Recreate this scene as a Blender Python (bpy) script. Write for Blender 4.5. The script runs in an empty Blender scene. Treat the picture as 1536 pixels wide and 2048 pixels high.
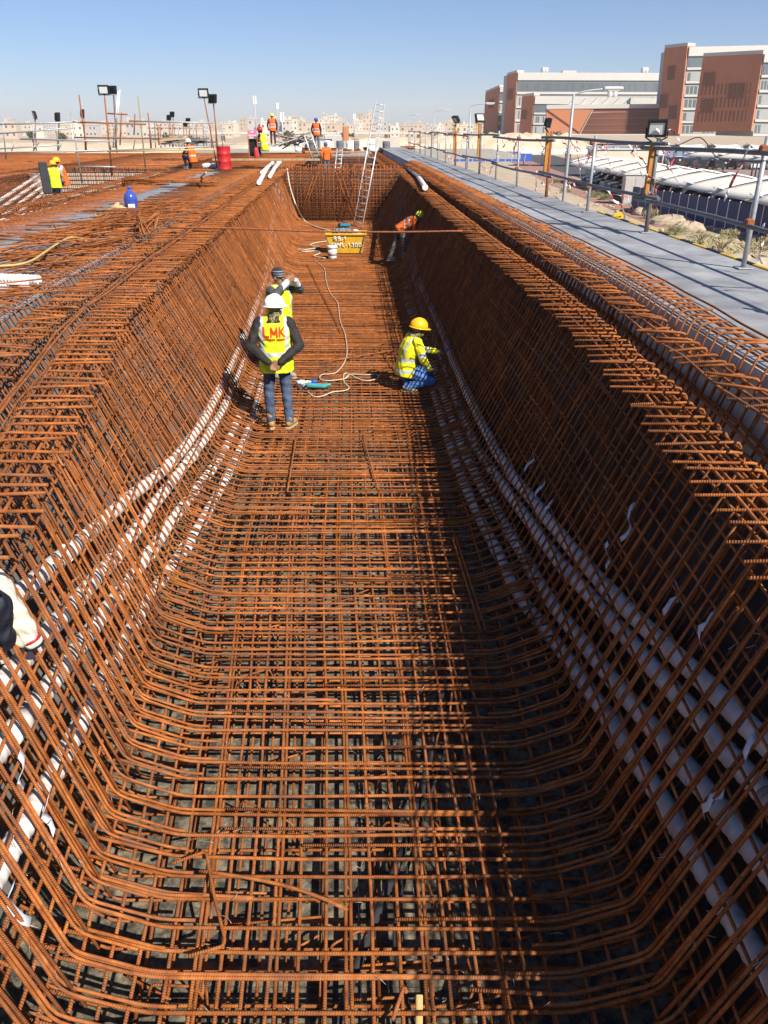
import bpy, bmesh, math, random
import numpy as np
from mathutils import Vector, Matrix
from mathutils.bvhtree import BVHTree
random.seed(11); RNG = np.random.default_rng(5)
S = bpy.context.scene; COL = S.collection
PI = math.pi; R = math.radians
# ------------------------------------------------------------------ camera, sky, sun, exposure
CAMZ = 3.75; FPX = 1540.0; PITCH = math.atan((1024 - 257) / FPX)
cd = bpy.data.cameras.new('camera'); cam = bpy.data.objects.new('camera', cd); COL.objects.link(cam)
cam.location = (0, 0, CAMZ); cam.rotation_euler = (PI / 2 - PITCH, 0, 0)
cd.sensor_fit = 'VERTICAL'; cd.sensor_height = 24.0; cd.lens = FPX / 2048 * 24.0
cd.clip_start = 0.05; cd.clip_end = 20000; S.camera = cam
SUN_EL = R(42); SUN_AZ = math.atan2(0.62, -0.78)          # azimuth of the sun, clockwise from +Y
sdir = Vector((math.sin(SUN_AZ) * math.cos(SUN_EL), math.cos(SUN_AZ) * math.cos(SUN_EL), math.sin(SUN_EL)))
W = bpy.data.worlds.new('World'); S.world = W; W.use_nodes = True
wn = W.node_tree.nodes; wl = W.node_tree.links
sky = wn.new('ShaderNodeTexSky'); sky.sky_type = 'NISHITA'; sky.sun_disc = False
sky.sun_elevation = SUN_EL; sky.sun_rotation = SUN_AZ; sky.air_density = 0.8; sky.dust_density = 0.45; sky.ozone_density = 6.0
bgn = wn.get('Background') or wn.new('ShaderNodeBackground'); bgn.inputs[1].default_value = 0.07
tint = wn.new('ShaderNodeVectorMath'); tint.operation = 'MULTIPLY'; tint.inputs[1].default_value = (0.96, 0.985, 1.06)   # whole sky graded slightly bluer, same tint all round
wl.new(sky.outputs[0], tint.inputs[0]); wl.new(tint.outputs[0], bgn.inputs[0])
sl = bpy.data.lights.new('sun', 'SUN'); sl.energy = 5.0; sl.angle = R(0.5); sl.color = (1.0, 0.93, 0.82)
sun = bpy.data.objects.new('sun', sl); COL.objects.link(sun); sun.rotation_euler = (-sdir).to_track_quat('-Z', 'Y').to_euler()
vs = S.view_settings; vs.view_transform = 'Standard'; vs.look = 'None'; vs.exposure = 0.65; vs.gamma = 1.0; vs.use_curve_mapping = False
S.cycles.max_bounces = 6; S.cycles.diffuse_bounces = 1; S.cycles.glossy_bounces = 2; S.cycles.transmission_bounces = 4
S.cycles.use_denoising = True; S.cycles.caustics_reflective = False; S.cycles.caustics_refractive = False

# ------------------------------------------------------------------ pixels to directions
_f = np.array([0, math.cos(PITCH), -math.sin(PITCH)]); _d = np.array([0, -math.sin(PITCH), -math.cos(PITCH)])
def ray(px, py): return np.array([(px - 768) / FPX, 0, 0]) + _f + (py - 1024) / FPX * _d
def at(px, py, z):                      # where the pixel's ray meets the level z
    r = ray(px, py); t = (z - CAMZ) / r[2]; p = r * t; return Vector((p[0], p[1], p[2] + CAMZ))
def aty(px, py, y):                     # where it meets the upright plane at distance y
    r = ray(px, py); p = r * (y / r[1]); return Vector((p[0], p[1], p[2] + CAMZ))

# ------------------------------------------------------------------ materials
MATS = {}
def mat(name, col, rough=0.8, var=0.0, scale=6.0, col2=None, bump=0.0, bscale=40.0, metal=0.0, spec=0.3, detail=5.0, trans=0.0, randv=0.0, lo=0.35, hi=0.65):
    if name in MATS: return MATS[name]
    m = bpy.data.materials.new(name); m.use_nodes = True; nt = m.node_tree; n = nt.nodes; l = nt.links
    b = n['Principled BSDF']; b.inputs['Base Color'].default_value = (*col, 1); b.inputs['Roughness'].default_value = rough
    b.inputs['Metallic'].default_value = metal; b.inputs['Specular IOR Level'].default_value = spec
    if trans: b.inputs['Transmission Weight'].default_value = trans
    geo = None
    if col2 is not None or var or bump or randv:
        geo = n.new('ShaderNodeNewGeometry')
    if col2 is not None or var:
        c2 = col2 if col2 is not None else tuple(max(0, c * (1 - var)) for c in col)
        t = n.new('ShaderNodeTexNoise'); t.inputs['Scale'].default_value = scale; t.inputs['Detail'].default_value = detail; t.inputs['Roughness'].default_value = 0.65
        l.new(geo.outputs['Position'], t.inputs['Vector'])
        rp = n.new('ShaderNodeValToRGB'); rp.color_ramp.elements[0].position = lo; rp.color_ramp.elements[1].position = hi
        rp.color_ramp.elements[0].color = (*c2, 1); rp.color_ramp.elements[1].color = (*col, 1)
        l.new(t.outputs['Fac'], rp.inputs['Fac'])
        out = rp.outputs['Color']
        if randv:
            oi = n.new('ShaderNodeObjectInfo'); mp = n.new('ShaderNodeMapRange'); mp.inputs[3].default_value = 1 - randv; mp.inputs[4].default_value = 1 + randv
            l.new(oi.outputs['Random'], mp.inputs[0])
            mx = n.new('ShaderNodeVectorMath'); mx.operation = 'SCALE'; l.new(out, mx.inputs[0]); l.new(mp.outputs[0], mx.inputs['Scale']); out = mx.outputs[0]
        l.new(out, b.inputs['Base Color'])
    if bump:
        t2 = n.new('ShaderNodeTexNoise'); t2.inputs['Scale'].default_value = bscale; t2.inputs['Detail'].default_value = 4
        l.new(geo.outputs['Position'], t2.inputs['Vector'])
        bp = n.new('ShaderNodeBump'); bp.inputs['Strength'].default_value = bump; bp.inputs['Distance'].default_value = 0.02
        l.new(t2.outputs['Fac'], bp.inputs['Height']); l.new(bp.outputs[0], b.inputs['Normal'])
    MATS[name] = m; return m
def rust_mat(name, dark, mid, light, rib=True):
    m = bpy.data.materials.new(name); m.use_nodes = True; nt = m.node_tree; n = nt.nodes; l = nt.links
    b = n['Principled BSDF']; b.inputs['Roughness'].default_value = 0.8; b.inputs['Specular IOR Level'].default_value = 0.2
    geo = n.new('ShaderNodeNewGeometry')
    t = n.new('ShaderNodeTexNoise'); t.inputs['Scale'].default_value = 9; t.inputs['Detail'].default_value = 7; t.inputs['Roughness'].default_value = 0.75
    l.new(geo.outputs['Position'], t.inputs['Vector'])
    rp = n.new('ShaderNodeValToRGB'); e = rp.color_ramp.elements; e[0].position = 0.3; e[1].position = 0.72
    e[0].color = (*dark, 1); e[1].color = (*light, 1); x = e.new(0.5); x.color = (*mid, 1)
    l.new(t.outputs['Fac'], rp.inputs['Fac'])
    oi = n.new('ShaderNodeObjectInfo'); mp = n.new('ShaderNodeMapRange'); mp.inputs[3].default_value = 0.66; mp.inputs[4].default_value = 1.25
    l.new(oi.outputs['Random'], mp.inputs[0])
    t3 = n.new('ShaderNodeTexNoise'); t3.inputs['Scale'].default_value = 0.9; t3.inputs['Detail'].default_value = 3
    l.new(geo.outputs['Position'], t3.inputs['Vector'])
    mp3 = n.new('ShaderNodeMapRange'); mp3.inputs[1].default_value = 0.3; mp3.inputs[2].default_value = 0.7; mp3.inputs[3].default_value = 0.75; mp3.inputs[4].default_value = 1.2
    l.new(t3.outputs['Fac'], mp3.inputs[0])
    mu = n.new('ShaderNodeMath'); mu.operation = 'MULTIPLY'; l.new(mp.outputs[0], mu.inputs[0]); l.new(mp3.outputs[0], mu.inputs[1])
    mx = n.new('ShaderNodeVectorMath'); mx.operation = 'SCALE'; l.new(rp.outputs['Color'], mx.inputs[0]); l.new(mu.outputs[0], mx.inputs['Scale'])
    t4 = n.new('ShaderNodeTexNoise'); t4.inputs['Scale'].default_value = 2.3; t4.inputs['Detail'].default_value = 6; t4.inputs['Roughness'].default_value = 0.7; l.new(geo.outputs['Position'], t4.inputs['Vector'])
    ad = n.new('ShaderNodeMath'); ad.operation = 'MULTIPLY_ADD'; ad.inputs[1].default_value = 0.22; l.new(oi.outputs['Random'], ad.inputs[0]); l.new(t4.outputs['Fac'], ad.inputs[2])
    rs = n.new('ShaderNodeMapRange'); rs.inputs[1].default_value = 0.55; rs.inputs[2].default_value = 0.78; rs.inputs[3].default_value = 0.0; rs.inputs[4].default_value = 0.75; l.new(ad.outputs[0], rs.inputs[0])
    mm = n.new('ShaderNodeMix'); mm.data_type = 'RGBA'; l.new(rs.outputs[0], mm.inputs[0]); l.new(mx.outputs[0], mm.inputs[6]); mm.inputs[7].default_value = (0.15, 0.07, 0.042, 1)
    l.new(mm.outputs[2], b.inputs['Base Color'])
    if rib:                               # transverse ribs of deformed bar: u = metres along the bar
        uv = n.new('ShaderNodeUVMap'); sp = n.new('ShaderNodeSeparateXYZ'); l.new(uv.outputs[0], sp.inputs[0])
        a = n.new('ShaderNodeMath'); a.operation = 'MULTIPLY'; a.inputs[1].default_value = 2 * PI / 0.013; l.new(sp.outputs[0], a.inputs[0])
        sw = n.new('ShaderNodeMath'); sw.operation = 'MULTIPLY_ADD'; sw.inputs[1].default_value = 6.28; l.new(sp.outputs[1], sw.inputs[0]); l.new(a.outputs[0], sw.inputs[2])
        sn = n.new('ShaderNodeMath'); sn.operation = 'SINE'; l.new(sw.outputs[0], sn.inputs[0])
        bp = n.new('ShaderNodeBump'); bp.inputs['Strength'].default_value = 0.55; bp.inputs['Distance'].default_value = 0.002
        l.new(sn.outputs[0], bp.inputs['Height']); l.new(bp.outputs[0], b.inputs['Normal'])
    return m
RUST = rust_mat('rust_bar', (0.17, 0.050, 0.014), (0.40, 0.125, 0.031), (0.56, 0.22, 0.066))
RUSTF = rust_mat('rust_bar_dull', (0.18, 0.05, 0.013), (0.36, 0.106, 0.026), (0.48, 0.165, 0.046), rib=False)
RUSTPIPE = mat('rust_pipe', (0.34, 0.12, 0.05), 0.85, col2=(0.2, 0.06, 0.025), scale=20)
PLY = mat('grey_form_ply', (0.33, 0.335, 0.35), 0.62, col2=(0.19, 0.195, 0.21), scale=2.2, detail=10.0, randv=0.14, bump=0.05, bscale=25, spec=0.35)
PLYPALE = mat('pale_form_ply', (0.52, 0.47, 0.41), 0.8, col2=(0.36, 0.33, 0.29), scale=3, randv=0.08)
PLYDARK = mat('shade_dark_form_ply', (0.07, 0.068, 0.066), 0.75, col2=(0.035, 0.034, 0.033), scale=3, randv=0.15)  # form grey lowered to put extra shade into the colour
SOFFIT = mat('stained_soffit_ply', (0.28, 0.235, 0.16), 0.7, col2=(0.05, 0.047, 0.04), scale=14, bump=0.3, bscale=60, randv=0.2, lo=0.4, hi=0.7)  # stains, on a base darkened to deepen the shade under the bars
DUCT = mat('white_duct_plastic', (0.80, 0.77, 0.74), 0.42, col2=(0.62, 0.57, 0.54), scale=8, spec=0.4, randv=0.04)
DUCTTAPE = mat('duct_tape_dark', (0.42, 0.40, 0.40), 0.5, var=0.3)
SAND = mat('sand', (0.50, 0.40, 0.285), 0.95, col2=(0.36, 0.28, 0.195), scale=0.35, bump=0.6, bscale=2.5, detail=9)
SANDP = mat('pale_sand', (0.60, 0.48, 0.35), 0.95, col2=(0.48, 0.37, 0.26), scale=0.2, bump=0.4, bscale=3, detail=8)
ASPH = mat('asphalt', (0.085, 0.085, 0.09), 0.9, var=0.3, scale=2)
BRICKP = mat('red_paving', (0.36, 0.20, 0.16), 0.9, var=0.25, scale=1.2)
STEEL = mat('galvanised_steel', (0.42, 0.44, 0.46), 0.5, var=0.3, scale=12, metal=0.35)
DKSTEEL = mat('dark_grey_pipe', (0.15, 0.165, 0.18), 0.55, var=0.3, scale=8, metal=0.2)
ALU = mat('aluminium', (0.68, 0.68, 0.67), 0.4, var=0.15, scale=15, metal=0.4)
BLACK = mat('black_plastic', (0.015, 0.015, 0.017), 0.5)
LENS = mat('floodlight_glass', (0.55, 0.58, 0.56), 0.12, spec=0.6)
TIMBER = mat('orange_timber', (0.48, 0.22, 0.045), 0.75, col2=(0.36, 0.15, 0.03), scale=9)
PLANK = mat('plank_timber', (0.47, 0.33, 0.20), 0.85, col2=(0.33, 0.21, 0.12), scale=7)
YEL = mat('skip_yellow', (0.78, 0.43, 0.02), 0.5, col2=(0.60, 0.32, 0.03), scale=9, spec=0.4)
WHITEP = mat('white_paint', (0.80, 0.80, 0.78), 0.55, var=0.1, scale=9)
RED = mat('red_paint', (0.55, 0.02, 0.02), 0.4, var=0.25, scale=6, spec=0.5)
CABLE = mat('cream_cable', (0.66, 0.58, 0.44), 0.6, var=0.15)
HOSEY = mat('yellow_hose', (0.58, 0.42, 0.15), 0.6, var=0.2)
CONDUIT = mat('black_conduit', (0.035, 0.036, 0.04), 0.45, spec=0.4)
TERRA = mat('terracotta_panel', (0.53, 0.21, 0.115), 0.75, col2=(0.48, 0.19, 0.105), scale=0.5, detail=2)
TERRAD = mat('terracotta_screen', (0.27, 0.12, 0.075), 0.8)
TERRAB = mat('terracotta_edge', (0.48, 0.19, 0.09), 0.7)
BWHITE = mat('white_cladding', (0.54, 0.52, 0.48), 0.6, var=0.06, scale=0.2)
BGREY = mat('grey_cladding', (0.36, 0.37, 0.36), 0.5, var=0.1, scale=0.2)
BGLASS = mat('facade_glass', (0.13, 0.155, 0.17), 0.12, spec=0.6)
MAROON = mat('maroon_louvre', (0.30, 0.10, 0.075), 0.7)
BLUEP = mat('blue_hoarding', (0.012, 0.03, 0.16), 0.5, var=0.25, scale=0.8)
BLUEB = mat('bright_blue_hoarding', (0.03, 0.10, 0.45), 0.5)
CANVAS = mat('canopy_fabric', (0.74, 0.69, 0.60), 0.7, var=0.06, scale=0.6)
CREAM = mat('cream_render', (0.66, 0.58, 0.45), 0.85, var=0.08, scale=0.3)
KIOSK = mat('grey_kiosk', (0.50, 0.47, 0.44), 0.7, var=0.08)
CARGLASS = mat('car_glass', (0.02, 0.025, 0.03), 0.08, spec=0.6)
TYRE = mat('tyre', (0.02, 0.02, 0.02), 0.85)
def city(i):
    c = [(0.56, 0.47, 0.35), (0.54, 0.49, 0.41), (0.58, 0.54, 0.47), (0.46, 0.37, 0.27), (0.52, 0.42, 0.33), (0.44, 0.42, 0.40)][i % 6]
    return mat('city_render_%s' % 'abcdef'[i % 6], c, 0.85)
WIN = mat('far_window', (0.10, 0.11, 0.13), 0.2)

# ------------------------------------------------------------------ mesh helpers
def arr(v): return np.array(v, dtype=float)
def smooth_path(pts, n=6):               # Catmull-Rom through points
    P = [arr(p) for p in pts]; P = [2 * P[0] - P[1]] + P + [2 * P[-1] - P[-2]]; out = []
    for i in range(1, len(P) - 2):
        for k in range(n):
            t = k / n; a, b, c, d = P[i - 1:i + 3]
            out.append(0.5 * (2 * b + (c - a) * t + (2 * a - 5 * b + 4 * c - d) * t * t + (3 * b - a - 3 * c + d) * t ** 3))
    out.append(P[-2]); return np.array(out)
def fillet(pts, r=0.07, n=3):            # straight legs with rounded bends
    P = [arr(p) for p in pts]; out = [P[0]]
    for i in range(1, len(P) - 1):
        a, b, c = P[i - 1], P[i], P[i + 1]; u = a - b; w = c - b; lu = np.linalg.norm(u); lw = np.linalg.norm(w)
        k = min(r, lu * .45, lw * .45); p0 = b + u / lu * k; p1 = b + w / lw * k
        for j in range(n + 1):
            t = j / n; out.append((1 - t) ** 2 * p0 + 2 * t * (1 - t) * b + t * t * p1)
    out.append(P[-1]); return np.array(out)
def tube_geo(path, r, sides=6, ref=None, cap=True):
    P = np.asarray(path, dtype=float); n = len(P)
    T = np.gradient(P, axis=0); T /= np.maximum(np.linalg.norm(T, axis=1, keepdims=True), 1e-9)
    if ref is None:
        m = np.abs(T).mean(axis=0); ref = np.eye(3)[int(np.argmin(m))]
    A = np.cross(T, np.asarray(ref, float)); A /= np.maximum(np.linalg.norm(A, axis=1, keepdims=True), 1e-9); B = np.cross(T, A)
    ang = np.arange(sides) * 2 * PI / sides
    rr = np.broadcast_to(np.asarray(r, float), (n,))
    V = P[:, None, :] + rr[:, None, None] * (np.cos(ang)[None, :, None] * A[:, None, :] + np.sin(ang)[None, :, None] * B[:, None, :])
    L = np.concatenate([[0], np.cumsum(np.linalg.norm(np.diff(P, axis=0), axis=1))])
    V = V.reshape(-1, 3)
    i = np.arange(n - 1)[:, None]; j = np.arange(sides)[None, :]; j2 = (j + 1) % sides
    q = np.stack([i * sides + j, (i + 1) * sides + j, (i + 1) * sides + j2, i * sides + j2], -1).reshape(-1, 4)
    u = np.stack([L[i] + 0 * j, L[i + 1] + 0 * j, L[i + 1] + 0 * j, L[i] + 0 * j], -1).reshape(-1, 4)
    v = np.stack([j + 0 * i, j + 0 * i, j + 1 + 0 * i, j + 1 + 0 * i], -1).reshape(-1, 4) / sides
    return V, q, np.stack([u, v], -1), ([list(range(sides))[::1], list(range((n - 1) * sides, n * sides))[::-1]] if cap else [])
class MB:
    def __init__(s): s.v = []; s.f = []; s.uv = []; s.n = 0; s.mi = []; s.sm = []; s.cur = 0
    def raw(s, V, F, smooth=False):
        o = s.n; s.v.extend([tuple(p) for p in V]); s.n += len(V)
        for f in F: s.f.append([o + i for i in f]); s.uv.extend([(0, 0)] * len(f)); s.mi.append(s.cur); s.sm.append(smooth)
        return s
    def tube(s, path, r, sides=6, ref=None, cap=True):
        V, q, uv, caps = tube_geo(path, r, sides, ref, cap); o = s.n
        s.v.extend(map(tuple, V.tolist())); s.n += len(V)
        s.f.extend((q + o).tolist()); s.uv.extend(map(tuple, uv.reshape(-1, 2).tolist())); s.mi.extend([s.cur] * len(q)); s.sm.extend([True] * len(q))
        for c in caps: s.f.append([o + i for i in c]); s.uv.extend([(0, 0)] * len(c)); s.mi.append(s.cur); s.sm.append(False)
        return s
    def box(s, c, d, rz=0.0, M=None):
        x, y, z = [k / 2 for k in d]; V = [(sx * x, sy * y, sz * z) for sz in (-1, 1) for sy in (-1, 1) for sx in (-1, 1)]
        M = M if M is not None else Matrix.Rotation(rz, 4, 'Z')
        V = [tuple(M @ Vector(p) + Vector(c)) for p in V]
        return s.raw(V, [(0, 2, 3, 1), (4, 5, 7, 6), (0, 1, 5, 4), (2, 6, 7, 3), (0, 4, 6, 2), (1, 3, 7, 5)])
    def bevbox(s, c, d, b, rz=0.0):      # box with chamfered vertical and top edges
        x, y, z = [k / 2 for k in d]; M = Matrix.Rotation(rz, 4, 'Z')
        def ring(ix, zz):
            return [(sx * (x - ix), sy * (y - ix), zz) for sx, sy in ((-1, -1), (1, -1), (1, 1), (-1, 1))]
        def oct_(ix, zz):
            X, Y_ = x - ix, y - ix
            return [(-X + b, -Y_, zz), (X - b, -Y_, zz), (X, -Y_ + b, zz), (X, Y_ - b, zz), (X - b, Y_, zz), (-X + b, Y_, zz), (-X, Y_ - b, zz), (-X, -Y_ + b, zz)]
        V = oct_(b, -z) + oct_(0, -z + b) + oct_(0, z - b) + oct_(b, z); F = [list(range(8))[::-1], list(range(24, 32))]
        for k in range(3):
            for i in range(8): F.append((k * 8 + i, k * 8 + (i + 1) % 8, (k + 1) * 8 + (i + 1) % 8, (k + 1) * 8 + i))
        return s.raw([tuple(M @ Vector(p) + Vector(c)) for p in V], F)
    def lathe(s, prof, c=(0, 0, 0), n=16, M=None, smooth=True):
        M = M or Matrix(); V = []; F = []
        for (r, z) in prof:
            for k in range(n): V.append(tuple(M @ Vector((r * math.cos(2 * PI * k / n), r * math.sin(2 * PI * k / n), z)) + Vector(c)))
        for i in range(len(prof) - 1):
            for k in range(n): F.append((i * n + k, i * n + (k + 1) % n, (i + 1) * n + (k + 1) % n, (i + 1) * n + k))
        F.append(list(range(n))[::-1]); F.append(list(range((len(prof) - 1) * n, len(prof) * n)))
        return s.raw(V, F, smooth)
    def prism(s, poly, vec):             # polygon (3-D points) pushed along vec
        k = len(poly); vec = Vector(vec); V = [tuple(p) for p in poly] + [tuple(Vector(p) + vec) for p in poly]
        return s.raw(V, [list(range(k))[::-1], list(range(k, 2 * k))] + [(i, (i + 1) % k, k + (i + 1) % k, k + i) for i in range(k)])
    def build(s, name, m, parent=None, loc=None, rot=None, fixn=False):
        me = bpy.data.meshes.new(name); me.from_pydata(s.v, [], s.f)
        uvl = me.uv_layers.new(name='UVMap'); uvl.data.foreach_set('uv', np.array(s.uv, dtype=np.float32).ravel())
        me.polygons.foreach_set('use_smooth', s.sm)
        for x in (m if isinstance(m, (list, tuple)) else [m]): me.materials.append(x)
        if isinstance(m, (list, tuple)): me.polygons.foreach_set('material_index', s.mi)
        if fixn:
            bm = bmesh.new(); bm.from_mesh(me); bmesh.ops.recalc_face_normals(bm, faces=bm.faces); bm.to_mesh(me); bm.free()
        me.update(); return link(name, me, parent, loc, rot)
def link(name, me, parent=None, loc=None, rot=None):
    o = bpy.data.objects.new(name, me); COL.objects.link(o)
    if parent is not None: o.parent = parent
    if loc is not None: o.location = loc
    if rot is not None: o.rotation_euler = rot
    return o
def tag(o, label, cat, group=None, kind=None):
    if label: o['label'] = label
    if cat: o['category'] = cat
    if group: o['group'] = group
    if kind: o['kind'] = kind
    return o
def struct(o): o['kind'] = 'structure'; return o
def thing(name, label, cat, loc=(0, 0, 0), rz=0.0, group=None):
    o = link(name, None, None, loc, (0, 0, rz)); return tag(o, label, cat, group)
def copy_tree(o, parent=None):
    c = o.copy(); COL.objects.link(c); c.parent = parent
    for ch in list(o.children): copy_tree(ch, c)
    return c
def seg(a, b, n=2): return np.linspace(arr(a), arr(b), n)

# ------------------------------------------------------------------ plan of the bridge: edges as functions of distance
def table(ys, vs):
    ys = list(ys) + [ys[-1] + 60]; vs = list(vs) + [vs[-1] - 60 * 0.05]
    yy = np.arange(-3, 100, 0.25); x = np.interp(yy, ys, vs)
    k = np.hanning(11); k /= k.sum(); xs = np.convolve(np.pad(x, 5, 'edge'), k, 'valid')
    return lambda y: float(np.interp(y, yy, xs))
LF = table([1, 3, 4.5, 6.7, 10.3, 15, 28, 37], [-1.0, -1.19, -1.36, -1.64, -1.75, -2.0, -2.9, -3.5])
RF = table([1, 3, 4.5, 6.7, 10.3, 15, 28, 37], [.9, .9, .9, .85, .68, .55, -.1, -.75])
LT = table([1, 3.1, 4.4, 7.5, 10.3, 15, 28, 37], [-1.4, -1.56, -1.84, -2.44, -2.67, -2.94, -3.7, -4.15])
RT = table([1, 3.1, 4.4, 7.5, 10.3, 15, 28, 37], [1.45, 1.52, 1.58, 1.62, 1.5, 1.3, .8, .42])
DECK = 2.15; Y0 = 0.9; YE = 37.0; NEAR = 12.0; GZ = -2.75
def LT2R(y): return LT(y) - 5.6
def LT2L(y): return LT(y) - 10.3
def F2R(y): return LT(y) - 6.4
def F2L(y): return LT(y) - 9.4
def edge(side): return (LF, LT) if side < 0 else (RF, RT)
def jit(a): return random.uniform(-a, a)
class Cage:                               # a rebar mat: near bars are parts, far ones one joined part
    def __init__(s, name, label, cat='rebar cage', near=NEAR, group=None):
        s.t = thing(name, label, cat, group=group); s.far = {}; s.near = near; s.count = {}
    def bar(s, part, path, r, y, ref=None, sides=6):
        if y < s.near and s.count.get(part, 0) < 290:
            s.count[part] = s.count.get(part, 0) + 1
            MB().tube(path, r, sides, ref).build(part, RUST, s.t)
        else:
            s.far.setdefault(part, MB()).tube(path, r, 5 if y < 22 else 4, ref)
    def done(s):
        for k, m in s.far.items():
            o = m.build(k + '_run', RUSTF if s.near < 1 else RUST, s.t); o['kind'] = 'stuff'
def longpath(fx, fz, y0, y1, step=0.6, wob=0.006):
    ys = np.arange(y0, y1 + step, step); w = RNG.normal(0, wob, (len(ys), 2))
    return np.array([(fx(y) + w[i, 0], y, fz(y) + w[i, 1]) for i, y in enumerate(ys)])

# ================================================================== SETTING
def sheet(name, pts, z, m): return struct(MB().raw([(x, y, z) for x, y in pts], [list(range(len(pts)))]).build(name, m))
# ground: one sheet out to the horizon, gently uneven near the site
gm = MB(); gx = [-9000, -3000, -800, -200, -60] + list(np.arange(-30, 60.1, 1.5)) + [90, 200, 800, 3000, 9000]
gy = [-200, -40, 0] + list(np.arange(6, 130.1, 2.0)) + [180, 300, 800, 2500, 6000, 14000]
gv = [(x, y, GZ + (0.18 * math.sin(x * .7 + y * .31) * math.cos(y * .43 - x * .2) + 0.12 * math.sin(x * 1.9) * math.sin(y * 1.3) if 5 < x < 19 and y < 120 else 0)) for y in gy for x in gx]
nx = len(gx); gm.raw(gv, [(j * nx + i, j * nx + i + 1, (j + 1) * nx + i + 1, (j + 1) * nx + i) for j in range(len(gy) - 1) for i in range(nx - 1)], True)
struct(gm.build('ground', SAND))
sheet('road', [(25.2, 66), (33, 66), (40, 150), (60, 420), (46, 420), (30, 150)], GZ + 0.012, ASPH)
sheet('pavement', [(20.0, 60), (24.2, 60), (27, 110), (33, 190), (28, 190), (21.5, 110)], GZ + 0.02, BRICKP)
sheet('car_park', [(28, 30), (140, 30), (140, 210), (42, 210), (36, 66), (28, 60)], GZ + 0.008, mat('car_park_paving', (0.30, 0.22, 0.19), 0.9, var=0.2, scale=0.6))
# sand berms beyond
for (cx, cy, rx, ry, h, n) in ((34, 250, 30, 16, 5.2, 0), (-60, 210, 70, 18, 3.4, 1), (-5, 330, 60, 20, 3.5, 2)):
    m = MB(); V = []; N = 28
    for j in range(N + 1):
        for i in range(N + 1):
            u = i / N * 2 - 1; w = j / N * 2 - 1; k = max(0, 1 - u * u) * max(0, 1 - w * w)
            V.append((cx + u * rx, cy + w * ry, GZ - .05 + h * min(1, k * 1.7) * (0.85 + 0.2 * math.sin(i * 1.3 + n) * math.cos(j * 1.1) + jit(.05))))
    m.raw(V, [(j * (N + 1) + i, j * (N + 1) + i + 1, (j + 1) * (N + 1) + i + 1, (j + 1) * (N + 1) + i) for j in range(N) for i in range(N)], True)
    struct(m.build('terrain', SANDP))

# ------------------------------------------------------------------ formwork
def form_strip(name, label, fa, fb, y0, y1, step, m, th=0.02, cat='formwork', gap=0.006, zj=0.002, normal_up=True):
    t = thing(name, label, cat); y = y0; k = 0
    while y < y1:
        a = min(y + step - gap, y1); dz = jit(zj); n = 3
        ys = np.linspace(y, a, n); mb = MB(); V = []
        for yy in ys:
            A = Vector(fa(yy)); B = Vector(fb(yy)); d = (B - A); nn = Vector((-d.z, 0, d.x)).normalized()
            if (nn.z < 0): nn = -nn
            for p in (A + nn * dz, B + nn * dz, B + nn * (dz - th), A + nn * (dz - th)): V.append(tuple(p))
        F = [(0, 1, 2, 3), (4 * (n - 1) + 3, 4 * (n - 1) + 2, 4 * (n - 1) + 1, 4 * (n - 1))]
        for i in range(n - 1):
            for q in range(4): F.append((i * 4 + q, (i + 1) * 4 + q, (i + 1) * 4 + (q + 1) % 4, i * 4 + (q + 1) % 4))
        mb.raw(V, F); mb.build('plywood_panel', m, t, fixn=True); y += step; k += 1
    return t
def railx0(y): return 4.98 - 0.0265 * y if y < 14 else 4.609 - 0.043 * (y - 14)
def railx(y): return .80 * railx0(y / .80)
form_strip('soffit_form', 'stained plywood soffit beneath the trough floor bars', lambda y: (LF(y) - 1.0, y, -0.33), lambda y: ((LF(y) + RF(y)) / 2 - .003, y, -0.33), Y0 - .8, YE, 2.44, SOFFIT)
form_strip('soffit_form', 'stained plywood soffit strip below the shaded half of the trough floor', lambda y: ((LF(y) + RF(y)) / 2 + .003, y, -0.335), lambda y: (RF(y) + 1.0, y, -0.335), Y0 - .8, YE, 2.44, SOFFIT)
WZ = 2.43; WE = .71                       # level of the raised walkway and where its form starts, out from the hook tips
def EX(y): return max(0.0, .32 * (1 - y / 5.5))      # out-of-frame flare of the wing form, added to shift its floor shadow
def rform(f): return lambda y: (RF(y) + .74 + (RT(y) + WE + EX(y) - RF(y) - .74) * f, y, -0.38 + (WZ - .03 + .38) * f)
form_strip('web_side_form', 'sloping side form darkened for shade, behind the shaded web bars', rform(0), rform(.84), Y0 - .8, 60, 2.44, PLYDARK)
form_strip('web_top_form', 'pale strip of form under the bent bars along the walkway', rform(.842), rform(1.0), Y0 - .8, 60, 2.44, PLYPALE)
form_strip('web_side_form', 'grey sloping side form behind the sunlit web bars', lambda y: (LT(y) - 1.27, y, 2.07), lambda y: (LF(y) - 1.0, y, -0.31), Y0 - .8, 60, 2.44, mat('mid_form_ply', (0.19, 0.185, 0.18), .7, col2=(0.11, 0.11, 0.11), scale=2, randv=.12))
form_strip('walkway', 'grey plywood walkway beside the pipe railing, inner row of boards', lambda y: (RT(y) + WE + EX(y) + .005, y, WZ), lambda y: ((RT(y) + WE + EX(y) + railx(y) + .17) / 2, y, WZ), 1.0, 75, 2.44, PLY, cat='walkway')
form_strip('walkway', 'grey plywood walkway beside the pipe railing, outer row of boards', lambda y: ((RT(y) + WE + EX(y) + railx(y) + .17) / 2 + .006, y, WZ - .002), lambda y: (railx(y) + .17, y, WZ + .01), 2.2, 75, 2.44, PLY, cat='walkway')
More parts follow.
